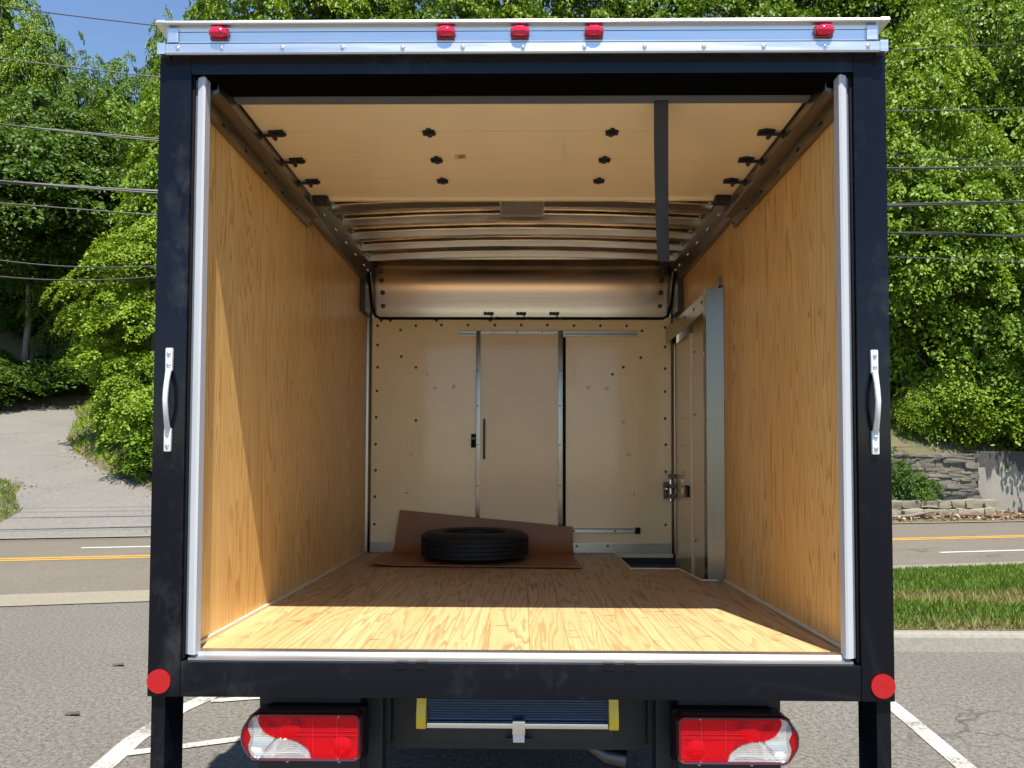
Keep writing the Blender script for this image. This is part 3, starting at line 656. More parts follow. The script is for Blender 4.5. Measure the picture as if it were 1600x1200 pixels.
for x0, x1 in ((-1.068, -0.37), (0.35, 1.068)): T(MB().box(x0, x1, LB-0.010, LB-0.0045, ZF+0.001, ZF+0.072, 0.002), 'kick_trim', 'trim_metal')
for x in (0.40, 0.62): build(MB().dome((x, LB-0.010, ZF+0.05), (0, -1, 0), 0.009, 0.006, 8), 'trim_bolt', 'dark_metal', truck)
# sliding door in the bulkhead
sd = T(MB().box(-0.292, 0.265, LB-0.012, LB-0.0045, 0.985, 2.415), 'sliding_door', 'bulkhead_door')
for x0, x1, nm in ((-0.322, -0.292, 'door_stile'), (0.266, 0.300, 'door_stile')):
    s_ = build(MB().box(x0, x1, LB-0.022, LB-0.0045, 0.975, 2.44, 0.003), nm, 'aluminium_v', sd, True)
    for z in (1.05, 1.33, 1.62, 1.9, 2.15, 2.40): build(MB().dome(((x0+x1)/2 - .004, LB-0.022, z), (0, -1, 0), 0.006, 0.004, 6), 'stile_rivet', 'dark_metal', sd)
build(MB().box(-0.2915, 0.2655, LB-0.022, LB-0.0045, 2.4155, 2.44, 0.003), 'door_rail', 'trim_metal', sd)
for x in (-0.2, -0.03, 0.15): build(MB().dome((x, LB-0.022, 2.428), (0, -1, 0), 0.006, 0.004, 6), 'stile_rivet', 'dark_metal', sd)
T(MB().box(0.3005, 0.322, LB-0.0075, LB-0.0045, 1.037, 2.395), 'door_gap', 'black_rubber')
for x0, x1 in ((-0.448, -0.3225), (0.3005, 0.833)):
    tk = T(MB().box(x0, x1, LB-0.020, LB-0.0045, 2.402, 2.440, 0.003), 'door_rail_track', 'trim_metal')
    build(MB().box(x0+.004, x1-.004, LB-0.0215, LB-0.0195, 2.413, 2.420), 'track_groove', 'dark_metal', tk)
tk = T(MB().box(0.3005, 0.815, LB-0.020, LB-0.0045, 0.994, 1.030, 0.003), 'door_rail_track', 'trim_metal')
build(MB().box(0.3045, 0.81, LB-0.0215, LB-0.0195, 1.020, 1.0265), 'track_groove', 'black_rubber', tk)
build(MB().box(0.8155, 0.850, LB-0.028, LB-0.0045, 0.990, 1.034, 0.004), 'track_stop', 'black_rubber', tk)
for x in (0.38, 0.67): build(MB().dome((x, LB-0.020, 1.008), (0, -1, 0), 0.008, 0.004, 8), 'track_bolt', 'dark_metal', tk)
lt = build(MB().box(-0.356, -0.3225, LB-0.032, LB-0.0045, 1.60, 1.697, 0.005), 'latch', 'black_rubber', sd)
build(MB().box(-0.352, -0.326, LB-0.036, LB-0.0325, 1.655, 1.672), 'latch_plate', 'grey_pvc', sd)
build(MB().tube([(-0.262, LB-0.02, 1.80), (-0.262, LB-0.045, 1.775), (-0.262, LB-0.045, 1.545), (-0.262, LB-0.02, 1.52)], 0.007, 8), 'door_pull', 'dark_metal', sd, True)
for z in (1.80, 1.787, 1.53, 1.515): build(MB().dome((-0.262, LB-0.012, z), (0, -1, 0), 0.010, 0.010, 8), 'pull_screw', 'chrome', sd)
# side door on the right
jm = T(MB().prism([(1.022, 1.688), (1.1115, 1.665), (1.1115, 1.672), (1.032, 1.70), (1.032, 1.76), (1.022, 1.76)], 'Z', ZF+0.001, 2.452), 'door_post', 'post_metal')
for z in (1.05, 1.35, 1.75, 2.1, 2.35): build(MB().dome((1.022, 1.745, z), (-1, 0, 0), 0.008, 0.005, 8), 'post_bolt', 'chrome', jm)
hd = T(MB().prism([(1.7605, 2.35), (1.7605, 2.4515), (2.94, 2.4515), (2.94, 2.35)], 'X', 1.036, 1.0465), 'door_header', 'trim_metal')
T(MB().box(1.0467, 1.10, 1.7605, 2.94, 2.4445, 2.4515), 'door_header', 'trim_metal')
for y in (1.85, 2.05, 2.3): build(MB().dome((1.036, y, 2.41), (-1, 0, 0), 0.010, 0.006, 8), 'header_bolt', 'dark_metal', hd)
T(MB().prism([(1.7615, 2.452), (1.685, 2.47), (1.685, 2.52), (1.7615, 2.50)], 'X', 1.092, 1.1115), 'flashing', 'track_metal')
dr = T(MB().box(1.110, 1.135, 1.70, 2.42, 0.70, 2.40), 'side_door', 'side_door')
dr2 = T(MB().box(1.095, 1.128, 2.425, 2.93, 0.62, 2.335, 0.003), 'side_door', 'side_door')
build(MB().box(1.083, 1.0945, 2.47, 2.56, 1.27, 1.345, 0.004), 'strike_plate', 'black_rubber', dr2)
for z in (1.28, 1.295, 1.31, 1.325): build(MB().box(1.081, 1.083, 2.478, 2.552, z, z+0.006), 'strike_rib', 'grey_pvc', dr2)
for z, y in ((2.2, 2.44), (1.8, 2.44), (1.0, 2.44)): build(MB().dome((1.110, y-.08, z), (-1, 0, 0), 0.009, 0.006, 8), 'door_bolt', 'dark_metal', dr)
lk = T(MB().prism([(1.012, 1.235), (1.045, 1.25), (1.045, 1.36), (1.012, 1.36)], 'Y', 2.925, 2.94), 'side_latch', 'dark_metal')
build(MB().cyl((1.055, 2.90, 1.375), (1.055, 2.90, 1.225), 0.012, 10), 'latch_rod', 'chrome', lk, True)
for z in (1.40, 1.33, 1.26): build(MB().box(1.04, 1.088, 2.88, 2.918, z-.015, z+.015, 0.004), 'latch_bracket', 'dark_metal', lk)
build(MB().dome((1.03, 2.92, 1.31), (0, -1, 0), 0.018, 0.02, 10), 'latch_knob', 'chrome', lk)
# ------------- under the frame
for sx in (-1, 1):
    a, b = sorted((sx*1.215, sx*1.168)); T(MB().box(a, b, 0.02, 0.16, 0.12, 0.7095, 0.004), 'bumper_leg', 'black_paint', True)
    a, b = sorted((sx*0.545, sx*0.487)); T(MB().box(a, b, 0.24, 0.30, 0.22, 0.7095, 0.003), 'hanger_post', 'black_steel')
    a, b = sorted((sx*0.545, sx*0.47)); T(MB().box(a, b, 0.31, 2.95, 0.45, 0.74), 'chassis_rail', 'black_steel')
    a, b = sorted((sx*0.90, sx*0.55)); br = T(MB().box(a, b, 0.155, 0.17, 0.36, 0.7095), 'lamp_bracket', 'black_steel')
    for k in (0.62, 0.80): build(MB().dome((sx*k, 0.154, 0.452), (0, -1, 0), 0.010, 0.006, 6), 'bracket_screw', 'chrome', br)
    a, b = sorted((sx*0.95, sx*0.49)); fl = T(MB().box(a, b, 0.33, 0.342, 0.10, 0.70), 'mud_flap', 'flap_rubber')
    # lettering on the flap, mostly hidden by the lamp
    for txt, x, z, size in ((('g', -0.555, 0.452, 0.085), ('c.', -0.55, 0.52, 0.07)) if sx < 0 else (('u   gu', 0.56, 0.435, 0.07),)):
        fc = bpy.data.curves.new('letters', 'FONT'); fc.body = txt; fc.size = size; fc.extrude = 0.0006
        fo = bpy.data.objects.new('letters', fc); COL.objects.link(fo)
        dg = bpy.context.evaluated_depsgraph_get(); me = bpy.data.meshes.new_from_object(fo.evaluated_get(dg)); bpy.data.objects.remove(fo)
        me.materials.clear(); me.materials.append(MATS['letter_paint'])
        piece('lettering', me, fl, (x, 0.3288, z), (math.pi/2, 0, 0))
    # tail lamp, built for the left side and mirrored
    def X(x): return sx*(0.526 + x)          # x = 0 at the inner end, 0.404 at the outer end
    def outline(d):
        pts = []
        for cx, cz, a0, a1, r in ((0.025, 0.025, 180, 270, 0.025), (0.35, 0.03, 270, 330, 0.03), (0.325, 0.08, -25, 25, 0.079), (0.35, 0.13, 30, 90, 0.03), (0.025, 0.135, 90, 180, 0.025)):
            for k in range(6):
                q = math.radians(a0+(a1-a0)*k/5); pts.append((cx + (r-d)*math.cos(q), cz + (r-d)*math.sin(q)))
        return pts
    ZL = 0.484
    hs = T(MB().prism([(X(x), ZL+z) for x, z in outline(0)], 'Y', 0.108, 0.15), 'tail_lamp', 'lamp_red_dark')
    o0, o1 = outline(0), outline(0.011); rim_ = MB()
    rim_.sheet([[(X(x), y, ZL+z) for x, z in (o + o[:1])] for o, y in ((o0, 0.1079), (o0, 0.056), (outline(0.004), 0.050), (o1, 0.052), (o1, 0.1079))])
    build(rim_, 'lamp_rim', 'lamp_red_dark', hs)
    build(MB().prism([(X(x), ZL+z) for x, z in [(-0.006, -0.006), (0.33, -0.006), (0.33, 0.165), (-0.006, 0.165)]], 'Y', 0.110, 0.154), 'lamp_housing', 'black_rubber', hs)
    gr = []
    for a in range(49):
        row = []
        for b in range(21):
            x, z = 0.011 + 0.363*a/48, 0.011 + 0.138*b/20; y = 0.074 + 0.004*math.sin(x*260)*(0.07 < x < 0.19)
            for cx, cz, rr_ in ((0.060, 0.052, 0.040), (0.235, 0.108, 0.040), (0.245, 0.030, 0.055), (0.340, 0.080, 0.060)):
                d = math.hypot(x-cx, z-cz)/rr_
                if d < 1: y = max(y, 0.074 + 0.030*math.sqrt(1-d*d))
            row.append((X(x), y, ZL+z))
        gr.append(row)
    build(MB().sheet(gr), 'reflector_bowls', 'lamp_bowl', hs, 'all')
    for cx, cz, mt in ((0.060, 0.052, 'lamp_red_plain'), (0.235, 0.108, 'lamp_clear'), (0.245, 0.034, 'lamp_clear'), (0.335, 0.080, 'lamp_amber')):
        build(MB().dome((X(cx), 0.096, ZL+cz), (0, -1, 0), 0.011, 0.024, 12), 'bulb', mt, hs, 'all')
    sc = [(0.170 + 0.115*q, 0.012 + 0.0) for q in ()]
    scur = []
    for k in range(9):                       # quarter round of the clear lens
        q = math.pi/2*k/8; scur.append((0.165 + 0.105*(1-math.cos(q)), 0.012 + 0.066*math.sin(q)))
    for k in range(1, 8):
        q = math.pi/2*k/7; scur.append((0.27 + 0.075*math.sin(q), 0.078 + 0.066*(1-math.cos(q))))
    red = [(0.012, 0.012), (0.165, 0.012)] + scur[1:] + [(0.345, 0.148), (0.012, 0.148)]
    build(MB().prism([(X(x), ZL+z) for x, z in red], 'Y', 0.053, 0.056), 'red_lens', 'red_glass', hs)
    clear = scur[:9] + [(0.27, 0.078), (0.325, 0.012)]
    clear = [(0.167, 0.012)] + [(x+.003, z-.003) for x, z in scur[1:9]] + [(0.290, 0.068), (0.312, 0.045), (0.328, 0.012)]
    build(MB().prism([(X(x), ZL+z) for x, z in clear], 'Y', 0.0535, 0.056), 'clear_lens', 'clear_glass', hs)
    silver = [(0.331, 0.012), (0.314, 0.047), (0.286, 0.075), (0.305, 0.085), (0.325, 0.105), (0.340, 0.130), (0.348, 0.148), (0.368, 0.146), (0.374, 0.13), (0.378, 0.105), (0.368, 0.08), (0.376, 0.055), (0.374, 0.035), (0.362, 0.014)]
    build(MB().prism([(X(x), ZL+z) for x, z in silver], 'Y', 0.054, 0.0565), 'turn_lens', 'clear_glass', hs)
    build(MB().dome((X(0.062), 0.0528, ZL+0.052), (0, -1, 0), 0.033, 0.007, 20), 'red_dome', 'red_glass', hs, 'all')
    build(MB().dome((X(0.235), 0.0528, ZL+0.110), (0, -1, 0), 0.033, 0.004, 20), 'red_dome', 'red_glass', hs, 'all')
    for xx_ in (0.078, 0.158): build(MB().box(min(X(xx_), X(xx_+.0025)), max(X(xx_), X(xx_+.0025)), 0.0515, 0.0529, ZL+0.014, ZL+0.146), 'lens_ridge', 'lamp_red_plain', hs)
    for zz_ in (0.088, 0.101): build(MB().box(min(X(.015), X(.22)), max(X(.015), X(.22)), 0.0512, 0.0529, ZL+zz_, ZL+zz_+.002), 'lens_ridge', 'lamp_red_plain', hs)
    end = [(0.364, 0.013), (0.376, 0.035), (0.378, 0.055), (0.370, 0.08), (0.380, 0.105), (0.376, 0.13), (0.370, 0.147), (0.380, 0.135), (0.392, 0.105), (0.394, 0.08), (0.392, 0.055), (0.380, 0.025)]
    build(MB().prism([(X(x), ZL+z) for x, z in end], 'Y', 0.053, 0.060), 'side_lens', 'red_glass', hs)
    for x, z in ((0.075, 0.150), (0.343, 0.150), (0.075, 0.010), (0.343, 0.010)): build(MB().dome((X(x), 0.058, ZL+z), (0, -1, 0), 0.005, 0.012, 8), 'lens_screw', 'chrome', hs)
    # wheels
    for y, xx in ((2.15, 0.72), (6.0, 0.80)):
        wd = 0.46 if y < 3 else 0.24
        prof = [(0.20, -wd/2), (0.31, -wd/2-.005), (0.35, -wd/2+.03), (0.355, 0), (0.35, wd/2-.03), (0.31, wd/2+.005), (0.20, wd/2)]
        rows = [[(sx*xx + b, y + a*math.cos(q), 0.356 + a*math.sin(q)) for a, b in prof] for q in np.linspace(0, 2*math.pi, 33)]
        wh = T(MB().sheet(rows), 'wheel', 'tyre_rubber', 'all')
        build(MB().cyl((sx*xx-wd*.3, y, 0.356), (sx*xx+wd*.3, y, 0.356), 0.205, 24), 'rim', 'black_steel', wh)
T(MB().cyl((-0.8, 2.15, 0.356), (0.8, 2.15, 0.356), 0.06, 12), 'axle', 'black_steel', True)
T(MB().box(-0.4695, 0.4695, 0.36, 0.42, 0.42, 0.66), 'crossmember', 'black_steel')
T(MB().box(-0.45, 0.45, 0.9, 2.2, 0.46, 0.60), 'underbody', 'black_steel')
T(MB().box(-0.95, 0.95, LB+0.1, 7.0, 0.55, 0.70), 'chassis_frame', 'black_steel')
T(MB().tube([(0.15, 0.75, 0.50), (0.20, 0.50, 0.465), (0.27, 0.42, 0.415), (0.33, 0.40, 0.385), (0.40, 0.39, 0.375)], [0.028, 0.028, 0.03, 0.036, 0.036], 14), 'exhaust_pipe', 'dark_metal', True)
# folding step
stp = T(MB().box(-0.335, 0.325, 0.175, 0.20, 0.575, 0.695), 'folding_step', 'tread_metal')
for k in range(12):
    z = 0.592 + k*0.0088; build(MB().box(-0.318, 0.308, 0.168, 0.1748, z, z+0.0045), 'tread_rib', 'tread_metal', stp)
build(MB().box(-0.318, 0.308, 0.142, 0.166, 0.568, 0.585, 0.004), 'step_nosing', 'chrome', stp, True)
for x0, x1 in ((-0.352, -0.320), (0.310, 0.342)):
    build(MB().prism([(0.14, 0.566), (0.13, 0.578), (0.13, 0.61), (0.145, 0.66), (0.15, 0.698), (0.19, 0.698), (0.19, 0.566)], 'X', x0, x1), 'step_end_cap', 'yellow_plastic', stp)
build(MB().box(-0.34, 0.33, 0.19, 0.24, 0.51, 0.5655, 0.004), 'step_frame', 'black_steel', stp)
build(MB().box(-0.022, 0.022, 0.125, 0.1415, 0.552, 0.598, 0.004), 'step_latch', 'chrome', stp, True)
build(MB().box(-0.020, 0.020, 0.15, 0.188, 0.518, 0.5515, 0.003), 'latch_foot', 'handle_grey', stp)
build(MB().cyl((-0.045, 0.17, 0.522), (0.045, 0.17, 0.522), 0.008, 8), 'latch_pin', 'black_steel', stp)

# ------------------------------------------------------------------ cardboard sheet and spare tyre
def card_pt(u, v):
    x = -0.93 + 1.30*u + (1-u)*0.10*max(0, v-0.55)*1.6; fy = 2.17 - 0.06*u; top = 0.30 - 0.115*u
    flat = 0.74; lenf = 2.915 - fy
    if v < 0.72: y = fy + (lenf-0.12)*v/0.72; z = 0.0
    else:
        q = (v-0.72)/0.28
        if q < 0.45: a = q/0.45*math.pi/2; y = fy + lenf - 0.12 + 0.12*math.sin(a); z = 0.12*(1-math.cos(a))
        else: y = fy + lenf + 0.02*(q-.45); z = 0.12 + (top-0.12)*(q-0.45)/0.55
    curl = (max(0, 0.12-u)/0.12)**2*0.02*(v < 0.72) + 0.006*math.exp(-((v)/0.06)**2)
    return (x, y, ZF + 0.004 + z + curl)
rows = [[card_pt(i/30, j/40) for i in range(31)] for j in range(41)]
m = MB().sheet(rows); m.sheet([[(x, y+.006*(j > 30), z+0.005*(j <= 30)) for x, y, z in r] for j, r in enumerate(rows)])
fr = rows[0]; m.sheet([fr, [(x, y, z+0.005) for x, y, z in fr]])
tag(build(m, 'cardboard_sheet', 'brown_card', None, 'all', (-0.28, 2.5, ZF+.004)), 'brown cardboard sheet curling up against the front wall under the tyre', 'cardboard')
TC = Vector((-0.300, 2.545, ZF+0.0105))
tyre = empty('spare_tyre', TC, 'spare black tyre lying flat on the brown cardboard in the cargo bay', 'tyre')
prof = [(0.205, 0.03), (0.215, 0.012), (0.26, 0.004), (0.315, 0.012), (0.338, 0.03)]
z = 0.034
for k in range(5):
    prof += [(0.3485, z), (0.3485, z+0.022), (0.341, z+0.0235), (0.341, z+0.0285), (0.3485, z+0.030)] if k < 4 else [(0.3485, z), (0.3485, z+.022)]
    z += 0.030
prof += [(0.338, 0.186), (0.315, 0.202), (0.26, 0.212), (0.215, 0.204), (0.205, 0.186)]
rows = [[(TC.x + a*math.cos(q), TC.y + a*math.sin(q), TC.z + b) for a, b in prof] for q in np.linspace(0, 2*math.pi, 65)]
build(MB().sheet(rows), 'tyre_carcass', 'tyre_rubber', tyre, True)
rp = [(0.2045, 0.19), (0.2045, 0.03), (0.19, 0.03), (0.185, 0.12), (0.17, 0.14), (0.12, 0.155), (0.075, 0.16), (0.07, 0.15), (0.035, 0.148)]
rows = [[(TC.x + a*math.cos(q), TC.y + a*math.sin(q), TC.z + b) for a, b in rp] for q in np.linspace(0, 2*math.pi, 41)]
rim = build(MB().sheet(rows), 'rim', 'black_steel', tyre, True)
for k in range(6):
    q = k*math.pi/3; build(MB().cyl((TC.x+.055*math.cos(q), TC.y+.055*math.sin(q), TC.z+.150), (TC.x+.055*math.cos(q), TC.y+.055*math.sin(q), TC.z+.158), .007, 6), 'lug_hole', 'black_rubber', rim)

tb = MB()
for k in range(66):
    q0 = 2*math.pi*k/66; q1 = q0 + 2*math.pi/66*0.78
    for z0, z1, sk in ((0.034, 0.0555, 0.02), (0.064, 0.0855, -0.015), (0.094, 0.1155, 0.015), (0.124, 0.1455, -0.015), (0.154, 0.1755, 0.02)):
        vs = [(TC.x + r_a*math.cos(q+d_), TC.y + r_a*math.sin(q+d_), TC.z + zz) for r_a in (0.346, 0.3525) for q, zz, d_ in ((q0, z0, 0), (q1, z0, 0), (q1, z1, sk), (q0, z1, sk))]
        tb.add(vs, [(4, 5, 6, 7), (0, 1, 5, 4), (1, 2, 6, 5), (2, 3, 7, 6), (3, 0, 4, 7)])
tbo = build(tb, 'tread_blocks', 'tyre_rubber', tyre); tbo['kind'] = 'stuff'
tyre.scale = (1, 1, 0.87)

# ------------------------------------------------------------------ retaining walls across the road
def rock(seed, sx, sy, sz):
    r = random.Random(seed); bm = bmesh.new(); bmesh.ops.create_cube(bm, size=1)
    bmesh.ops.subdivide_edges(bm, edges=bm.edges[:], cuts=2, use_grid_fill=True)
    ph = [r.uniform(0, 6) for _ in range(6)]
    for v in bm.verts:
        c = v.co.copy(); n_ = c.normalized()*0.60; c = c.lerp(n_, 0.30)
        k = 1 + 0.07*math.sin(5*c.x+ph[0]) + 0.07*math.sin(6*c.z+ph[1]+3*c.x) + r.uniform(-.07, .07)
        v.co = Vector((c.x*sx*(1+0.10*math.sin(4*c.z+ph[2])), c.y*sy*k, c.z*sz*(1+0.16*math.sin(3*c.x+ph[3])+r.uniform(-.07, .07))))
    return MB().addbm(bm)
def wall_piece(name, me, parent, t, s, z, rz=0.0, sc=(1, 1, 1)):
    return piece(name, me, parent, W(t, s, z), (0, 0, TH+rz), sc)
stones = [rock(i, 1, 1, 1).mesh('stone', 'wall_stone', smooth=True) for i in range(7)]
pstones = [rock(20+i, 1, 1, 1).mesh('stone', 'pale_stone', smooth=True) for i in range(5)]
sw_ = empty('stone_wall', W(13, WALL_S, 0), 'rough dry laid stone retaining wall beside the stained concrete wall', 'wall')
o = build(MB().box(-5.5, 4.72, -0.02, 0.5, -0.1, 1.80), 'wall_core', 'mortar_dark'); o.parent = sw_; o.rotation_euler = (0, 0, TH)
r = random.Random(11); z = 0.0; cnt = 0
while z < 1.82:
    h = r.uniform(0.06, 0.15); t = 11.6 + r.uniform(0, .3)
    while t < 17.6:
        l = r.uniform(0.25, 0.75); l = min(l, 17.74-t)
        if l > 0.12:
            wall_piece('stone', stones[cnt % 7], sw_, t+l/2, WALL_S-0.05+r.uniform(-.05, .04)-0.10*(1-z/1.9), z+h/2, r.uniform(-.07, .07), (l*1.04, 0.34, h*1.12)); cnt += 1
        t += l
    z += h
low = empty('low_stone_row', W(15, 15.3, 0), 'two courses of pale loose stones at the foot of the wall', 'wall')
for row, z, t0 in ((0, 0.21, 11.0), (1, 0.44, 11.2)):
    t = t0; i = 0
    while t < 17.3:
        l = r.uniform(0.28, 0.62); h = r.uniform(0.19, 0.25)
        wall_piece('stone', pstones[(i+row) % 5], low, t+l/2, 15.33+row*.14+r.uniform(-.04, .04), z, r.uniform(-.14, .14), (l*1.02, .4, h*r.uniform(.85, 1.1))); t += l+r.uniform(0, .04); i += 1
cw = empty('concrete_wall', W(25, WALL_S, 0), 'concrete retaining wall with black drip stains and rust streaks', 'wall')
for i, (a, b) in enumerate(((17.78, 23.2), (23.23, 28.6), (28.63, 34))):
    o = build(MB().box(a-25, b-25, -0.14, 0.3, -0.1, 1.93, 0.01), 'wall_panel', 'stained_concrete'); o.parent = cw; o.rotation_euler = (0, 0, TH)
o = build(MB().box(17.76-25, 18.02-25, -0.20, -0.141, -0.1, 1.45, 0.02), 'wall_pilaster', 'kerb_concrete'); o.parent = cw; o.rotation_euler = (0, 0, TH)
# drain hose along the foot of the wall
m = MB(); pts = []
for k in range(60):
    t = 10.5 + k*0.35; s = 14.95 + 0.10*math.sin(t*.9) + (0.18 if t < 14.5 else 0); pts.append(W(t, s, hill_z(t, s) + 0.05 + 0.02*math.sin(t*2)))
tag(build(m.tube(pts, 0.045, 8), 'drain_hose', 'drain_hose', None, 'all'), 'brown hose lying along the far road edge below the walls', 'hose')
m = MB().tube([W(13.5, 14.9, .13), W(14.4, 14.92, .16), W(15.3, 15.02, .27)], [.05, .045, .035], 7)
tag(build(m, 'dead_branch', 'bark', None, 'all'), 'pale fallen branch in front of the loose stones', 'branch')
# leaf litter
k = 5200; t = rng.uniform(9, 34, k); s = rng.uniform(14.55, 16.0, k); t[:700] = rng.uniform(-9, -3, 700); s[:700] = rng.uniform(17, 28, 700)
keep = np.array([poly_dist(a, b) > -0.35 and poly_dist(a, b) < 1.4 if a < 0 else True for a, b in zip(t, s)]); t = t[keep]; s = s[keep]; k = len(t)
P = np.array([W(a, b, max(hill_z(a, b), (DK*(b-S0)+.012) if a < 0 and poly_dist(a, b) < 0 else -9) + 0.02 + 0.05*rng.random()) for a, b in zip(t, s)])
D = rng.normal(0, 1, (k, 3)); D[:, 2] *= 0.3; Nn = rng.normal(0, .4, (k, 3)); Nn[:, 2] = 1
lit = bpy.data.objects.new('leaf_litter', leaf_mesh('leaf_litter', P, D, Nn, rng.uniform(.06, .14, k), rng.uniform(.04, .09, k), rng.random(k), 'leaf_litter')); COL.objects.link(lit)
lit['kind'] = 'stuff'; lit['label'] = 'dry brown leaves and debris along the far road edge'; lit['category'] = 'leaf litter'

# ------------------------------------------------------------------ trees and shrubs
def crown_mesh(seed, H, R, clumps, per, leaf, mat, low=0.12, flat=0.35, spread=0.55):
    g = np.random.default_rng(seed)
    d = g.normal(0, 1, (clumps, 3)); d /= np.linalg.norm(d, axis=1, keepdims=True)
    lob = 1 + 0.26*np.sin(3*np.arctan2(d[:, 1], d[:, 0]) + seed)*np.cos(2.5*d[:, 2]+seed) + g.normal(0, .09, clumps)
    rad = np.where(g.random(clumps) < 0.75, g.uniform(.74, 1.02, clumps), g.uniform(.35, .75, clumps)) * lob
    zc = H*(0.5+low/2); zr = H*(1-low)/2
    C = np.stack([d[:, 0]*R*rad, d[:, 1]*R*rad, zc + d[:, 2]*zr*rad], 1)
    C[:, :2] *= (0.62 + 0.38*np.clip(1.15-np.abs(C[:, 2:3]/H - .42)*1.2, 0, 1))
    rc = g.uniform(0.40, 0.95, clumps)*spread/0.55
    n = clumps*per; ci = np.repeat(np.arange(clumps), per)
    q = g.uniform(0, 2*np.pi, n); rr = np.sqrt(g.random(n)); R_ = rc[ci]*rr
    off = np.stack([np.cos(q)*R_, np.sin(q)*R_, -flat*rc[ci]*rr**2*1.6 + g.normal(0, .05, n)], 1)
    # tilt each clump outwards and down
    out = d.copy(); out[:, 2] = 0; out /= np.linalg.norm(out, axis=1, keepdims=True)+1e-6
    off[:, 2] -= (off[:, 0]*out[ci, 0] + off[:, 1]*out[ci, 1])*0.8
    P = C[ci] + off
    Nn = np.stack([np.cos(q)*rr*.7 + out[ci, 0]*.75, np.sin(q)*rr*.7 + out[ci, 1]*.75, np.ones(n)], 1) + g.normal(0, .38, (n, 3))
    D = np.stack([np.cos(q), np.sin(q), -0.45*np.ones(n)], 1) + g.normal(0, .55, (n, 3)) + out[ci]*.3
    ln = leaf*g.uniform(.65, 1.25, n)
    tint = np.clip(g.random(n)*.6 + g.random(clumps)[ci]*.4, 0, 1)
    return leaf_mesh('crown', P, D, Nn, ln, ln*g.uniform(.65, .95, n), tint, mat), C
def trunk_mesh(seed, H, C, r0):
    g = random.Random(seed); m = MB(); n = 7
    pts = [(0.12*H*.1*math.sin(i*1.3+seed), 0.12*H*.1*math.cos(i*1.7+seed), -0.5 + H*0.86*i/n) for i in range(n+1)]
    m.tube(pts, [r0*(1.25 if i == 0 else 1)*(1-i/n*.85) for i in range(n+1)], 8)
    for c in g.sample(list(range(len(C))), min(26, len(C))):
        p = Vector(C[c]); z = max(0.15*H, p.z - (abs(p.x)+abs(p.y))*0.55); k = max(0, min(n-1, int((z+.5)/(H*.86)*n))); b = Vector(pts[k])
        mid = (b+p)/2 + Vector((0, 0, 0.3)); m.tube([b, mid, p], [r0*.35*(1-k/n*.6), r0*.2, r0*.06], 5)
    return m.mesh('trunk', 'bark', smooth='all')
KINDS = []
for seed, H, R, cl, per, leaf, mat, low in ((1, 10, 3.4, 230, 150, 0.175, 'leaf_maple', .05), (2, 10, 3.7, 240, 150, 0.175, 'leaf_maple', .08), (3, 10, 3.5, 240, 150, 0.175, 'leaf_bright', .04),
                                     (4, 11, 3.5, 240, 110, 0.19, 'leaf_dark', .10), (5, 10, 3.3, 240, 110, 0.19, 'leaf_dark', .08), (6, 12, 3.1, 230, 110, 0.18, 'leaf_maple', .12), (7, 12, 4.6, 300, 110, 0.20, 'leaf_dark', .40)):
    cm, C = crown_mesh(seed, H, R, cl, per, leaf, mat, low); KINDS.append((H, R, cm, trunk_mesh(seed, H, C, 0.17)))
SHR = []
for seed, H, R, cl, per, leaf, mat in ((11, 3.0, 1.7, 120, 120, 0.13, 'leaf_bright'), (12, 2.4, 1.6, 110, 120, 0.12, 'leaf_maple'), (13, 2.6, 1.5, 110, 120, 0.12, 'leaf_dark')):
    cm, C = crown_mesh(seed, H, R, cl, per, leaf, mat, .0, .3, .4); SHR.append((H, R, cm, trunk_mesh(seed, H, C, 0.045)))
def plant(name, kind, x, y, z, h, wscale, rz, label, cat, group=None):
    H, R, cm, tm = kind; e = empty(name, (x, y, z), label, cat, group)
    sc = (h/H*wscale, h/H*wscale, h/H)
    for nm, me in (('crown', cm), ('trunk', tm)):
        o = bpy.data.objects.new(nm, me); COL.objects.link(o); o.parent = e; o.scale = sc; o.rotation_euler = (0, 0, rz)
    return e
def project(x, y, z):
    v = Vector((x, y, z)) - CAM; d = v.dot(f_); return 800 + FPX*v.dot(r2)/d, 682.15 - FPX*v.dot(u2)/d
r = random.Random(21)
def at(px, depth):                      # ground point of the hill under a bearing and a distance
    k = (px - 815.6)/FPX; y = CAM.y + depth; return CAM.x + k*depth, y
G1 = 'trees of the wood covering the hillside'
def ptree(px, depth, kind, top, wsc, label, group=None, dz=0.0, name='maple_tree', kinds=KINDS):
    x, y = at(px, depth); t, s = TS(x, y); z = hill_z(t, s) + dz
    lo, hi = 0.5, 40.0
    for _ in range(30):
        h = (lo+hi)/2
        if project(x, y, z+h)[1] > top: lo = h
        else: hi = h
    return plant(name, kinds[kind], x, y, z-0.1, h, wsc, r.uniform(0, 6.28), label, 'tree' if kinds is KINDS else 'shrub', group)
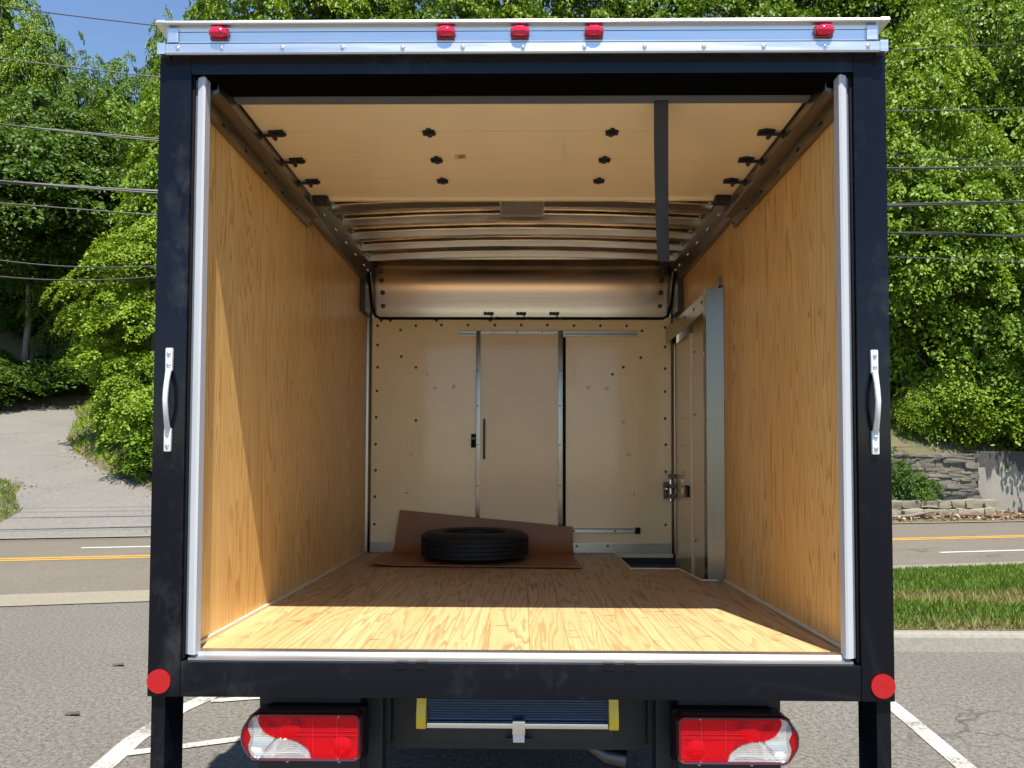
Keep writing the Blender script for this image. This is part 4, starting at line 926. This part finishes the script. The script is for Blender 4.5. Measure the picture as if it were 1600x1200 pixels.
# left of the truck
ptree(228, 24.0, 2, 330, 0.88, 'bright green maple tree leaning over the bend of the driveway')
ptree(285, 27.0, 2, 120, 0.66, 'yellow green tree close beside the truck roof on the left')
ptree(165, 36.0, 0, 165, 0.62, 'broad leafy tree above the driveway bend, under the sky gap')
ptree(30, 33.5, 6, 150, 0.95, 'dark shaded tree behind the far bank of the driveway')
ptree(125, 34.5, 6, 215, 0.85, 'shaded tree behind the driveway bend, right of the darkest trunks')
ptree(-60, 32.0, 6, 190, 0.9, 'dark tree at the left edge above the driveway bank')
ptree(30, 50.0, 5, 8, 0.50, 'tall feathery tree reaching highest at the left edge of the sky gap')
ptree(-25, 52.0, 0, -40, 0.6, 'tall tree behind the left edge of the picture')
ptree(75, 54.0, 0, 62, 0.38, 'narrow tree stepping down to the sky gap on the left')
ptree(130, 56.0, 1, 92, 0.55, 'rounded tree top at the bottom of the sky gap')
ptree(185, 52.0, 1, 92, 0.55, 'light green tree top below the sky gap, left of the pointed one')
ptree(238, 44.0, 5, 30, 0.36, 'pointed tree rising into the sky beside the truck roof corner')
ptree(90, 34.0, 3, 330, 0.55, 'low dark tree over the shaded far edge of the driveway')
# right of the truck
ptree(1405, 25.0, 0, 120, 0.72, 'dense maple tree right beside the truck, over the stone wall')
ptree(1500, 24.5, 1, 210, 0.72, 'spreading maple tree hanging over the stained concrete wall')
ptree(1600, 25.5, 0, 190, 0.72, 'maple tree at the right edge above the concrete wall')
ptree(1450, 31.0, 2, 10, 0.62, 'bright tree high on the slope right of the truck roof')
ptree(1560, 32.0, 1, 0, 0.62, 'green tree high on the slope near the right edge')
ptree(1680, 30.0, 0, 0, 0.7, 'tree just past the right edge of the picture')
for px, d, k, top, ws, lb in ((1400, 40, 0, -120, .55, 'tall tree high on the slope directly right of the truck roof corner'), (1500, 42, 5, -140, .5, 'tall narrow tree filling the top of the right strip'), (1600, 41, 1, -130, .55, 'tall tree at the top right corner of the picture'),
    (1330, 40, 1, -150, 0.68, 'treetop above the rightmost red marker light'), (1240, 42, 2, -130, 0.68, 'bright treetop just left of the rightmost red marker light'), (1130, 40, 0, -120, 0.68, 'treetop midway between the fourth and fifth red marker lights'), (1030, 43, 1, -140, 0.61, 'treetop behind the pull strap side of the roof, right of the middle lights'),
    (920, 41, 5, -120, 0.68, 'treetop above the fourth red marker light'), (812, 42, 2, -130, 0.68, 'treetop above the middle red marker light'), (700, 41, 0, -110, 0.68, 'treetop above the second red marker light'), (590, 43, 1, -130, 0.68, 'treetop left of the three middle marker lights'), (490, 41, 2, -100, 0.68, 'treetop midway between the first and second red marker lights'), (390, 40, 1, -90, 0.57, 'treetop right of the leftmost red marker light'), (322, 43, 3, -80, 0.33, 'dark treetop poking above the leftmost red marker light')):
    ptree(px, d, k, top, ws, lb, G1)
for px, d, k, top, ws in ((1300, 30, 0, 160, .7), (340, 31, 1, 160, .6)):
    ptree(px, d, k, top, ws, 'lower hillside tree mostly hidden behind the truck box', 'hillside trees behind the truck')
# shrubs
S = lambda *a, **k: ptree(*a, kinds=SHR, name='shrub', **k)
S(212, 23.0, 0, 560, 0.9, 'bright bushy shrub at the inner bend of the driveway')
S(262, 20.8, 0, 590, 1.0, 'leafy shrub on the driveway edge next to the truck')
S(175, 26.0, 1, 600, 0.85, 'shrub at the tightest point of the driveway bend')
S(252, 20.4, 1, 670, 1.3, 'low shrub at the road side, closest to the truck on the left')
S(205, 22.6, 1, 665, 1.0, 'low spreading weeds along the driveway edge below the bright shrub')
S(1394, 21.8, 2, 700, 0.55, 'shrub between the loose stones and the wall beside the truck')
S(1428, 23.4, 0, 600, 0.75, 'bright shrub growing over the left part of the stone wall')
S(1425, 22.0, 2, 725, 0.7, 'dark low shrub against the stone wall above the loose stones')
S(1475, 23.6, 0, 560, 0.8, 'shrub on top of the stone wall where it meets concrete')
S(1550, 23.8, 1, 570, 1.0, 'shrub hanging over the top of the concrete wall')
S(1610, 24.0, 0, 570, 0.9, 'shrub on the concrete wall at the right edge')
for px, d, k, top, ws in ((10, 33.5, 2, 560, 1.5), (62, 35, 2, 560, 1.5), (105, 35.5, 2, 560, 1.5), (-30, 32.5, 2, 540, 1.6), (130, 36.5, 2, 500, 1.3), (35, 37, 2, 470, 1.4), (85, 38, 2, 450, 1.4), (0, 38, 2, 420, 1.4), (0, 31.9, 2, 565, 1.5), (38, 32.5, 2, 570, 1.5), (75, 33.0, 2, 560, 1.5), (110, 33.4, 2, 565, 1.5), (140, 33.6, 2, 540, 1.4), (-45, 30.5, 2, 560, 1.6)):
    S(px, d, k, top, ws, 'dark undergrowth shrub on the shaded bank above the driveway', group='undergrowth on the driveway bank')
# small grass tuft patch beside the driveway
k = 5000; t = rng.uniform(-11, -6.8, k); s = rng.uniform(14.8, 19.6, k); keep = np.array([0.0 < poly_dist(a, b) for a, b in zip(t, s)]); t = t[keep]; s = s[keep]; k = len(t)
P = np.array([W(a, b, hill_z(a, b)-.01) for a, b in zip(t, s)]); D = rng.normal(0, .5, (k, 3)); D[:, 2] = 1
o = bpy.data.objects.new('weeds', leaf_mesh('weeds', P, D, rng.normal(0, 1, (k, 3)), rng.uniform(.06, .18, k), rng.uniform(.012, .03, k), rng.random(k), 'grass_blade', .1)); COL.objects.link(o)
o['kind'] = 'stuff'; o['label'] = 'patch of weeds at the left edge beside the driveway'; o['category'] = 'weeds'
# weeds along the driveway's right edge
k = 9000; t = rng.uniform(-12, -3, k); s = rng.uniform(15.5, 33, k); keep = np.array([0.0 < poly_dist(a, b) < 1.1 and a > -9.6-(b-28)*.3 for a, b in zip(t, s)]); t = t[keep]; s = s[keep]; k = len(t)
P = np.array([W(a, b, hill_z(a, b)-.01) for a, b in zip(t, s)]); D = rng.normal(0, .6, (k, 3)); D[:, 2] = 1
o = bpy.data.objects.new('roadside_weeds', leaf_mesh('roadside_weeds', P, D, rng.normal(0, 1, (k, 3)), rng.uniform(.10, .35, k), rng.uniform(.03, .07, k), rng.random(k), 'leaf_bright', .1)); COL.objects.link(o)
o['kind'] = 'stuff'; o['label'] = 'bright weeds fringing the inner edge of the driveway bend'; o['category'] = 'weeds'
# stones edging the shaded far bank
bank = empty('bank_edging', W(-13, 33, 3.7), 'broken stone edging along the shaded far side of the driveway', 'edging')
for i in range(40):
    q = i/39; t = -20 + 9.2*q; s = (29.1 + (t+20)*0.3) if t < -16 else (30.3 + (t+16)*0.95 if t < -13 else 33.1 + (t+13)*.2)
    wall_piece('stone', stones[i % 7], bank, t, s+r.uniform(0, .4), DK*(s-S0)-0.02, r.uniform(-.6, .8), (r.uniform(.15, .5), .3, r.uniform(.12, .35)))

# ------------------------------------------------------------------ overhead wires along the road
def pix(px, py, depth):
    """world point seen at a bearing/height, at the given distance along the view"""
    d = f_ + r2*((px-800)/FPX) + u2*((682.15-py)/FPX); return CAM + d*depth
def wire(name, pts, rad, mat, label, depth0=14.2, slope=0.0042, strands=1):
    # the wires run beside the road, so their distance grows along it
    P = []
    xs = [p_[0] for p_ in pts]
    for k in range(33):
        x = xs[0] + (xs[-1]-xs[0])*k/32
        # Lagrange through three points: a hanging wire's parabola
        y = 0
        for i, (xi, yi) in enumerate(pts):
            l = 1
            for j, (xj, yj) in enumerate(pts):
                if i != j: l *= (x-xj)/(xi-xj)
            y += yi*l
        ang = (x-815.6)/FPX; dep = depth0/(1 - math.tan(TH)*ang)
        P.append(pix(x, y, dep))
    m = MB(); m.tube(P, rad, 5)
    for q in range(1, strands):
        m.tube([p_ + Vector((0, 0.03*math.cos(q*2.4+i*.35), 0.035*math.sin(q*2.4 + i*.35))) for i, p_ in enumerate(P)], rad*.7, 5)
    tag(build(m, 'overhead_wire', mat, None, 'all'), label, 'wire', 'overhead wires along the road')
wire('w', [(-120, -8), (245, 40), (1700, 60)], 0.011, 'wire_black', 'thin black wire crossing the sky gap at upper left', 16)
wire('w', [(-120, 75), (245, 120), (1700, 165)], 0.012, 'wire_grey', 'thin wire below the sky gap, second from the top on the left', 16)
wire('w', [(-120, 182), (245, 217), (1700, 258)], 0.016, 'wire_grey', 'pair of twisted wires crossing the left trees above the thick bundle', 16, strands=2)
wire('w', [(-120, 274), (245, 299), (1700, 312)], 0.020, 'wire_grey', 'thick pale bundle of cables crossing the middle of the left trees', 15.5, strands=3)
wire('w', [(-120, 307), (245, 336), (1700, 412)], 0.010, 'wire_grey', 'thin pale wire just below the thick cable bundle on the left', 15.5)
wire('w', [(-120, 385), (120, 417), (290, 412)], 0.012, 'wire_black', 'upper of two sagging black wires left of the truck', 15.0)
wire('w', [(-120, 414), (120, 438), (290, 426)], 0.012, 'wire_black', 'lower of two sagging black wires left of the truck', 15.0)
wire('w', [(1200, 358), (1400, 364), (1720, 371)], 0.024, 'wire_black', 'thickest dark cable crossing the right trees at mid height', 15.5, strands=2)
wire('w', [(1200, 234), (1400, 243), (1720, 262)], 0.010, 'wire_black', 'thin dark wire crossing the upper right trees', 16)

# dark bits lying on the lot
for (x, y), lb in (((-2.62, 2.0), 'dark fallen leaf on the lot left of the truck, nearer the camera'), ((-2.93, 3.1), 'dark fallen leaf on the lot left of the truck, farther away')):
    pts_ = []
    for k in range(12):
        a_ = 2*math.pi*k/12; q = 0.028*(1 + 0.35*math.sin(3*a_+x)); pts_.append((x + 1.5*q*math.cos(a_), y + q*math.sin(a_), 0.006 + 0.008*abs(math.sin(a_*1.5))))
    m = MB(); m.add(pts_ + [(x, y, 0.018)], [(k, (k+1) % 12, 12) for k in range(12)])
    tag(build(m, 'fallen_leaf', 'mortar_dark', None, False, (x, y, 0)), lb, 'leaf')
